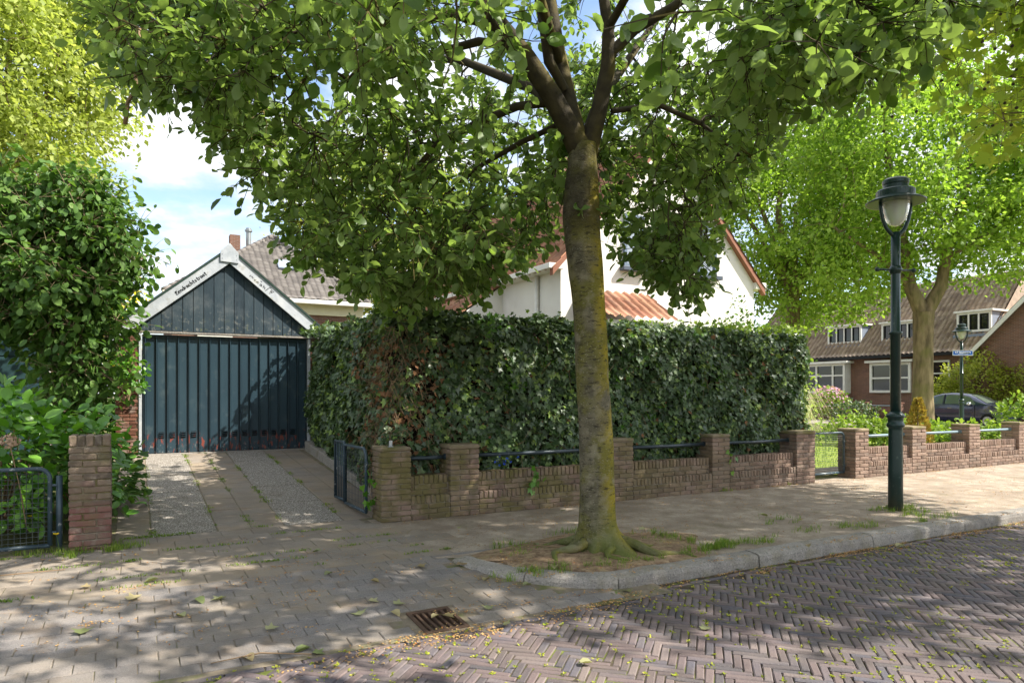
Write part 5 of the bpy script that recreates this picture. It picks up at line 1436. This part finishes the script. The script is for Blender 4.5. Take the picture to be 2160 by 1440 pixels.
simple_tree('background_tree', tuple(p), 5, .3, [((p.x, p.y, 9.5), (5.2, 4, 5.0))], 420, 60, .19, m_leaf_bush, m_bark, 'sunny yellow-green tree behind the white house roof seen through the branches', 'tree', rad=.75)
p = PX(60, 24, 0)
simple_tree('background_tree', tuple(p), 3, .2, [((p.x, p.y, 4.2), (3.5, 2.5, 3.2))], 160, 60, .16, m_leaf_yel, m_bark, 'yellow flowering tree glimpsed behind the dark tree at the left', 'tree', rad=.6)
p = PX(2290, 50, 0)
simple_tree('background_tree', tuple(p), 5, .3, [((p.x, p.y, 9.5), (6, 4, 6.5))], 300, 60, .24, m_leaf_maple, m_bark, 'far green tree over the roof at the right edge', 'tree', rad=.9)
# plane tree just outside the frame on the right, its twigs hang into the picture
ptb = (9.9, 6.6, 0)
simple_tree('plane_tree', ptb, 4.2, .26, lumpy((8.6, 7.3, 7.2), (4.3, 4.2, 3.0), 10, .8, (.3, .42), 4) + [((6.4, 8.6, 5.7), (1.5, 1.0, 1.3))], 440, 34, .155, m_leaf_plane, m_bark, 'plane tree whose yellow-green twigs with seed balls hang in at the top right corner', 'tree', twigs=6, rad=.42, T=T_PLANE, flat=.6, droop=.4)
pt = bpy.data.objects['plane_tree']
for k in range(26):
    q = PX(R.uniform(1860, 2150), R.uniform(7.2, 9.2), py=R.uniform(20, 280))
    MB().lathe([(.002, -.018), (.014, -.012), (.019, 0), (.014, .012), (.002, .018)], 8).tube([(0, 0, .015), (.01, 0, .14), (.0, .01, .3)], .0022, 3).build('seed_ball', m_bark_dk, pt, smooth=True, loc=q - pt.location)

# ================================================================== SHRUBS
hy = W(-3.75, 1.35, 0)
shrub('hydrangea', (hy.x, hy.y, .02), (1.25, 1.15, 1.5), 2100, .13, m_leaf_hyd, 'big green hydrangea bush behind the wire gate and tall brick pillar', indiv=300, stems=26, lo=.55, up=1.0)
hy2 = W(-2.98, 1.5, 0)
shrub('hydrangea', (hy2.x, hy2.y, .02), (.42, 1.0, 1.05), 800, .10, m_leaf_hazel, 'darker leafy shrub spilling onto the driveway edge behind the tall pillar', indiv=0, stems=10, lo=.5)
dh = W(-3.55, .25, 0); q = PX(20, 6.25, py=930)
fh = empty('dry_flower_head', q, 0, 'dry brown hydrangea flower head above the blue wire gate', 'flower head')
n = 90; dd = nrm(rng.normal(size=(n, 3)))
put_leaves(np.array(q) + dd * np.array([.075, .07, .055]), rng.normal(size=(n, 3)), dd, np.full(n, .032), T_PLANE, m_dryhead, fh, 'petals', stuff=False)
MB().tube([(0, 0, -.02), (.03, .08, -.4), (.02, .2, -.85)], [.004, .005, .006], 5).build('stem', m_twig, fh)
for k, (px, py, yy, lb) in enumerate(((128, 1046, 6.55, 'yellow poppy beside the rounded gate frame, topmost of three'), (64, 1089, 6.6, 'yellow poppy behind the middle of the wire mesh'), (119, 1127, 6.3, 'yellow poppy low beside the tall pillar'))):
    q = PX(px, yy, py=py); f = empty('poppy', q, 0, lb, 'flower', 'yellow poppies at the left gate')
    n = 4; put_leaves(np.repeat([np.array(q)], n, 0), np.array([(1, 0, .5), (-1, 0, .5), (0, 1, .5), (0, -1, .5)], float), np.array([(-.5, 0, 1), (.5, 0, 1), (0, -.5, 1), (0, .5, 1)], float), np.full(n, .034), T_PLANE, m_yellow, f, 'petals', stuff=False)
    MB().tube([(0, 0, 0), (.01, .02, -.12), (0, .03, -q.z)], .002, 4).build('stem', m_grass, f)
# climbing sprigs on the garage pier
sp = W(-2.62, 5.95, 1.65)
shrub('climber', (sp.x, sp.y, 1.35), (.34, .25, 1.0), 420, .085, m_leaf_hyd, 'pale green leafy sprigs on the left brick pier of the blue garage', lo=.2, stems=6)
# ornamental grass
og = empty('ornamental_grass', W(8.75, 1.5, 0), 0, 'pale arching ornamental grass at the right end of the hedge', 'grass plant')
b = MB()
for k in range(560):
    a = R.uniform(0, 2 * PI); L_ = R.uniform(1.0, 1.95); o_ = R.uniform(.15, .8) * L_ * .6
    d = Vector((math.cos(a), math.sin(a), 0)); x = Vector((-d.y, d.x, 0)) * .0035
    pts = [d * .05, d * (.05 + o_ * .22) + Vector((0, 0, L_ * .55)), d * (.05 + o_ * .6) + Vector((0, 0, L_ * .85)), d * (.05 + o_ * 1.05) + Vector((0, 0, L_ * (.82 - R.uniform(0, .5))))]
    vs = []
    for i, p in enumerate(pts): w_ = (1, 1, .8, .2)[i]; vs += [p - x * w_, p + x * w_]
    b.add(vs, [(2 * i, 2 * i + 1, 2 * i + 3, 2 * i + 2) for i in range(3)], R.random())
b.build('blades', m_pampas, og)['kind'] = 'stuff'
MB().lathe([(.12, 0), (.10, .1), (.05, .2), (.01, .25)], 10).build('crown_base', m_twig, og)
# golden conifer behind the second right pier
p = PX(1936, 14.3, 0); cf = empty('golden_conifer', p, 0, 'small golden conifer behind the brick pier next to the lamp post', 'conifer')
n = 1700; z = rng.random(n) ** 1.1 * 1.36; rr = (.30 * (1 - (z / 1.38) ** 1.6) + .03) * (.7 + .3 * rng.random(n)); a = rng.random(n) * 2 * PI
Pq = np.stack([p.x + rr * np.cos(a), p.y + rr * np.sin(a), z], 1)
put_leaves(Pq, np.stack([np.cos(a) * .6, np.sin(a) * .6, np.full(n, .9)], 1) + rng.normal(size=(n, 3)) * .3, rng.normal(size=(n, 3)), np.full(n, .075), T_DIA, m_leaf_conifer, cf, 'foliage')
MB().tube([(0, 0, 0), (0, 0, 1.2)], [.04, .01], 8).build('trunk', m_bark, cf)
# low leafy row at the back of the lawn
for k, (px, yy, rx, hh) in enumerate(((1800, 19.5, 1.0, .92), (1872, 19.0, .9, .88), (1985, 18.0, .85, .74), (2040, 17.2, .9, .76), (2098, 16.6, .9, .78), (1925, 19.5, .8, .8))):
    p = PX(px, yy, 0)
    shrub('low_shrub', (p.x, p.y, 0), (rx, .8, hh), 1100, .10, m_leaf_low, ['low green shrub nearest the ornamental grass at the back of the lawn', 'low green shrub just left of the lamp post behind the lawn', 'low shrub under the rear of the parked car', 'low shrub under the door of the parked car', 'low shrub under the front of the parked car', 'low green shrub directly behind the golden conifer'][k], group='low shrubs behind the lawn', stems=5, lo=.4)
p = PX(2150, 17.0, 0)
shrub('leafy_bush', (p.x + .15, p.y, 0), (.6, .8, 1.45), 800, .12, m_leaf_low, 'light green bush hiding the car nose at the right edge', stems=6, lo=.5)
p = PX(2085, 34.5, 0)
shrub('leafy_bush', (p.x, p.y, 0), (2.4, 1.6, 3.5), 6500, .13, m_leaf_bush, 'large yellow-green bush behind the parked car', stems=10, lo=.6)
p = PX(1990, 35, 0)
shrub('leafy_bush', (p.x, p.y, 0), (1.1, 1.0, 2.2), 1800, .13, m_leaf_bush, 'smaller yellow-green bush between thick trunk and parked car', stems=6, lo=.5)
p = PX(2160, 33.5, 0)
shrub('leafy_bush', (p.x, p.y, 0), (1.6, 1.4, 3.3), 3500, .14, m_leaf_bush, 'yellow-green bush running out of the picture below the cross gable', stems=8, lo=.6)
p = PX(2085, 36.2, 0)
shrub('leafy_bush', (p.x, p.y, 1.2), (1.0, 1.0, 3.2), 1500, .14, m_leaf_hazel, 'darker green bush against the brick behind the yellow-green bush', stems=6, lo=.5)
p = PX(1748, 38, 0)
rh = shrub('flowering_bush', (p.x, p.y, 0), (1.1, 1.0, 1.75), 1800, .11, m_leaf_low, 'pink flowering bush beside the bay window at the hedge end', stems=6, lo=.5)
n = 380; d = nrm(rng.normal(size=(n, 3)) + np.array([0, 0, .5])); Pq = np.array(p) + np.array([0, 0, .65]) + d * np.array([1.12, 1.0, 1.22])
put_leaves(Pq, rng.normal(size=(n, 3)), d, np.full(n, .12), T_PLANE, m_pink, rh, 'blossom')
p = PX(1800, 36, 0)
shrub('low_shrub', (p.x, p.y, 0), (1.3, .7, 1.1), 900, .12, m_leaf_ivy, 'dark low shrub under the bay window of the far house', stems=5, lo=.5)
p = W(-3.35, 7.4, .2)
shrub('leafy_bush', tuple(p), (.75, .8, 2.7), 1500, .11, m_leaf_hazel, 'leafy shrub filling the gap between the two garages', stems=8, lo=.3)
p = W(-8.5, 9.5, .2)
shrub('leafy_bush', tuple(p), (2.2, 1.2, 3.4), 3000, .13, m_leaf_low, 'green bush beyond the neighbouring garage at the left edge', stems=8, lo=.4)
# bush behind the hedge in front of the white house
p = PX(1560, 13.8, 0)
shrub('leafy_bush', (p.x, p.y, 0), (.8, .6, 3.25), 2600, .08, m_leaf_hazel, 'loose leafy shrub standing above the hedge in front of the white house', stems=10, lo=.35)
p = PX(1650, 15.5, 0)
shrub('leafy_bush', (p.x, p.y, 0), (.9, .6, 2.75), 900, .08, m_leaf_low, 'light green shrub just above the hedge top at its right end', stems=8, lo=.4)
p = PX(885, 13.5, 0)
shrub('leafy_bush', (p.x, p.y, 0), (.7, .6, 2.95), 900, .07, m_leaf_hazel, 'leafy shrub peeping over the hedge in front of the orange lean-to roof', stems=8, lo=.4)

# ================================================================== LAWN, GRASS, MOSS, LITTER
sheet('lawn', m_lawn, [(8.7, .5, .012), (27, .5, .012), (27, 9, .012), (8.0, 9, .012)])
def blades(centers, mat, name, label=None, parent=None, h=(.03, .08), w=.003, lean=.5):
    b = []
    VV, FF, RR = [], [], []
    n = len(centers); C = np.array(centers)
    a = rng.random(n) * 2 * PI; hh = rng.uniform(h[0], h[1], n); le = rng.random(n) * lean * hh
    d = np.stack([np.cos(a), np.sin(a), np.zeros(n)], 1); x = np.stack([-np.sin(a), np.cos(a), np.zeros(n)], 1) * w
    up = np.array([0, 0, 1.0])
    p0, p1, p2 = C, C + d * le[:, None] * .35 + up * hh[:, None] * .6, C + d * le[:, None] + up * hh[:, None] * .95
    Vv = np.stack([p0 - x, p0 + x, p1 - x * .8, p1 + x * .8, p2], 1).reshape(-1, 3)
    F = (np.array([(0, 1, 3), (0, 3, 2), (2, 3, 4)])[None] + (np.arange(n) * 5)[:, None, None]).reshape(-1, 3)
    o = link(name, mesh_np(name, Vv, F, mat, np.repeat(rng.random(n), 5)), parent)
    o['kind'] = 'stuff'
    if label: o['label'] = label
    return o
cs = []
for k in range(9000):
    s, t = R.uniform(8.8, 20), R.uniform(.5, 8); p = W(s, t, .012); cs.append(tuple(p))
blades(cs, m_grass, 'lawn_grass', 'bright green lawn grass behind the low brick wall', h=(.03, .09), w=.006)
cs = []
def tuft(px, py, n, sx_, sy_=None, z=0):
    Y = (H - z) * FPX / (py - HOR); c = PX(px, Y, z); s0, t0 = ST(c)
    cc = [(s0 + R.gauss(0, sx_ * 1.6), t0 + R.gauss(0, (sy_ or sx_ * .4) * 1.8), R.uniform(.2, 1)) for _ in range(9)]
    for k in range(int(n * 1.7)):
        c0 = R.choice(cc)
        if R.random() > c0[2]: continue
        s, t = c0[0] + R.gauss(0, .03), c0[1] + R.gauss(0, .022)
        if s > .95 and t < -3.0: t = -3.0 + abs(R.gauss(0, .03))
        cs.append(tuple(W(s, t, z + .005)))
for (px, py, n, a, c) in ((1130, 1207, 260, .12, .03), (1200, 1205, 200, .15, .03), (1320, 1190, 240, .14, .05), (1395, 1140, 260, .12, .04), (1425, 1142, 150, .08, .04), (1080, 1155, 150, .06, .05), (1100, 1170, 120, .08, .05), (1190, 1125, 80, .08, .03),
                          (1500, 1158, 320, .10, .035), (1560, 1148, 360, .14, .03), (1600, 1143, 240, .1, .03), (1465, 1170, 90, .06, .02), (1640, 1100, 90, .1, .05), (1690, 1120, 90, .12, .04), (1790, 1110, 130, .10, .04), (1820, 1112, 90, .08, .03),
                          (1860, 1076, 120, .08, .04), (1915, 1075, 260, .10, .05), (1930, 1085, 140, .08, .04), (1950, 1098, 120, .1, .04), (1990, 1090, 90, .1, .04), (1280, 1165, 100, .1, .05), (1360, 1130, 120, .1, .06), (1660, 1022, 60, .06, .02), (1520, 1036, 50, .05, .02),
                          (205, 1162, 320, .09, .05), (150, 1168, 200, .1, .05), (80, 1172, 260, .2, .08), (250, 1155, 120, .08, .05)):
    tuft(px, py, n, a, c)
blades(cs, m_grass, 'grass_tufts', 'green grass tufts along the kerb and round the tree and pillar', h=(.015, .08), w=.0024, lean=1.3)
# weeds and moss in the joints of the ramp, drive and road
cs = []
for k in range(2200):
    r_ = R.random()
    if r_ < .40: s, t = R.choice((-1.693, -1.0, -.325, -2.33, -1.345)), .45 + 5.7 * R.random(); z = zdrive(t); 
    elif r_ < .5: s, t, z = R.uniform(-2.6, -.2), .41 + R.gauss(0, .02), 0
    else: s, t = R.uniform(-5, .2), -.05 - .305 * R.randrange(6) + R.gauss(0, .012); z = 0
    if math.sin(s * 5.3 + t * 3.1) + math.sin(t * 7 - s * 2.2) < .25: continue
    for q in range(R.randrange(2, 9)): cs.append(tuple(W(s + R.gauss(0, .025), t + R.gauss(0, .01), z + .004)))
blades(cs, m_grass, 'joint_weeds', 'weeds sprouting from the paving joints of the driveway', h=(.008, .03), w=.0035, lean=1.4)
Pm = []
for (x, y, a) in herr:
    if y > 10: continue
    v_ = math.sin(x * 1.9 + y * .8) + math.sin(y * 2.7 - x * 1.1 + 1) + (.9 if y < 5 else 0)
    if R.random() > .42 + .26 * v_: continue
    sgn = R.choice((-1, 1)); l = R.uniform(-.08, .08)
    for q in range(R.randrange(4, 12)):
        ll = l + R.gauss(0, .012); ww = sgn * BW / 2 + R.gauss(0, .004)
        Pm.append((x + math.cos(a) * ll - math.sin(a) * ww, y + math.sin(a) * ll + math.cos(a) * ww, ROAD_Z + R.uniform(-.004, .006)))
Pm = np.array(Pm); n = len(Pm)
put_leaves(Pm, rng.normal(size=(n, 3)) * np.array([1, 1, .2]) + np.array([0, 0, .35]), rng.normal(size=(n, 3)) * .5 + np.array([0, 0, 1]), rng.uniform(.009, .026, n), T_DIA, m_moss, None, 'joint_moss')
bpy.data.objects['joint_moss']['label'] = 'yellow-green moss in the joints of the brick road'
# dry blossom litter in drifts
Pq = []
clus = [(R.uniform(-5, .5), R.uniform(-3.1, -.1), R.uniform(.05, .25), R.randrange(15, 60)) for k in range(70)] + [(R.uniform(.2, 9), -3.28 + R.gauss(0, .05), R.uniform(.06, .22), R.randrange(30, 80)) for k in range(60)] + \
       [(R.uniform(.3, 2.3), R.uniform(-3, -1.7), .25, 60) for k in range(16)] + [(R.uniform(.2, 12), R.uniform(-2.9, -.1), .3, 30) for k in range(150)] + [(R.uniform(.2, 14), -.06 + R.gauss(0, .03), .12, 40) for k in range(40)] + [(R.uniform(-1.6, .9), -3.4 + R.gauss(0, .12), .15, 70) for k in range(22)]
for (s0, t0, sd, n_) in clus:
    for k in range(n_):
        s, t = s0 + R.gauss(0, sd), t0 + R.gauss(0, sd * .4)
        if t > 0: continue
        if s > .9: z = .012 if t > -3.0 else (ROAD_Z + .006 if t < -3.22 else .022)
        else: z = max(zpave(t), ROAD_Z) + .006
        if t < -3.22: z = ROAD_Z + .006
        if s > .3 and -3.05 < t < -1.6 and s < 2.6: z = .03
        Pq.append(tuple(W(s, t, z)))
Pq = np.array(Pq); n = len(Pq)
put_leaves(Pq, rng.normal(size=(n, 3)) * np.array([1, 1, .15]), rng.normal(size=(n, 3)) * .35 + np.array([0, 0, 1]), rng.uniform(.008, .024, n), T_DIA, m_litter, None, 'blossom_litter')
bpy.data.objects['blossom_litter']['label'] = 'dry brown blossom litter scattered over pavement and gutter'
# fallen leaves one by one
fl_mesh = [mesh_np('fallen_leaf', T_OVAL[0] + np.array([0, 0, 1]) * (np.abs(T_OVAL[0][:, :1]) * .5) * np.array([0, 0, 1]), T_OVAL[1], m_fallen), mesh_np('fallen_leaf', T_PLANE[0] + np.array([0, 0, 1]) * (np.abs(T_PLANE[0][:, :1]) * .25), T_PLANE[1], m_fallen)]
spots = [(390, 1303), (170, 1340), (305, 1230), (475, 1262), (410, 1265), (270, 1268), (660, 1166), (388, 1187), (620, 1380), (660, 1378), (515, 1388), (1030, 1288), (1020, 1227), (1320, 1247), (1300, 1258), (830, 1276), (825, 1292), (778, 1268), (800, 1230),
         (935, 1305), (910, 1312), (760, 1300), (1120, 1235), (1060, 1320), (1135, 1152), (1305, 1172), (1395, 1128), (1360, 1115), (968, 1117), (1190, 1078), (1680, 1188), (1900, 1150), (1890, 1155), (1560, 1203), (1700, 1178), (1760, 1168), (1620, 1090), (880, 1195), (700, 1210), (560, 1330), (1250, 1400), (1480, 1330), (1720, 1290), (190, 1240), (1170, 1195)]
for k, (px, py) in enumerate(spots):
    z = -.0
    for _ in range(4):
        Y = (H - z) * FPX / (py - HOR); c = PX(px, Y, z); s, t = ST(c)
        z = ROAD_Z if t < -3.22 else (.02 if s > .4 else zpave(t))
    o = link('fallen_leaf', fl_mesh[k % 2], None, (c.x, c.y, z + .012)); sc_ = R.uniform(.075, .12); o.scale = (sc_,) * 3
    o.rotation_euler = (R.gauss(0, .12), R.gauss(0, .12), R.uniform(0, 6.28))
    wh_ = 'herringbone road bricks' if t < -3.24 else ('sandy walk beyond the tree pit' if s > 2.6 else ('soil or walk round the street tree' if s > .3 else ('grey tiles in front of the driveway' if t > -1.85 else 'grey ramp pavers near the grate')))
    tag(o, 'single fallen leaf lying on the ' + wh_, 'fallen leaf', 'fallen leaves on the ' + wh_)
for (a, c, r_, lb) in (((-4.1, -.9), (-3.0, -.75), .006, 'thin grey twig lying on the tiles in front of the tall pillar'), ((-2.1, -3.3), (-1.55, -3.42), .005, 'thin twig lying by the gully grate'), ((.75, -1.9), (1.3, -2.75), .007, 'bent twig in the soil beside the tree trunk')):
    m_ = ((a[0] + c[0]) / 2, (a[1] + c[1]) / 2 + .06); zz = [(.012 + max(zpave(t), ROAD_Z)) if s < .3 else (.05) for s, t in (a, m_, c)]
    tag(MB().tube([W(a[0], a[1], zz[0]), W(m_[0], m_[1], zz[1] + .01), W(c[0], c[1], zz[2])], [r_ * .6, r_, r_ * .7], 6).build('twig', m_twig, None, smooth=True), lb, 'twig')
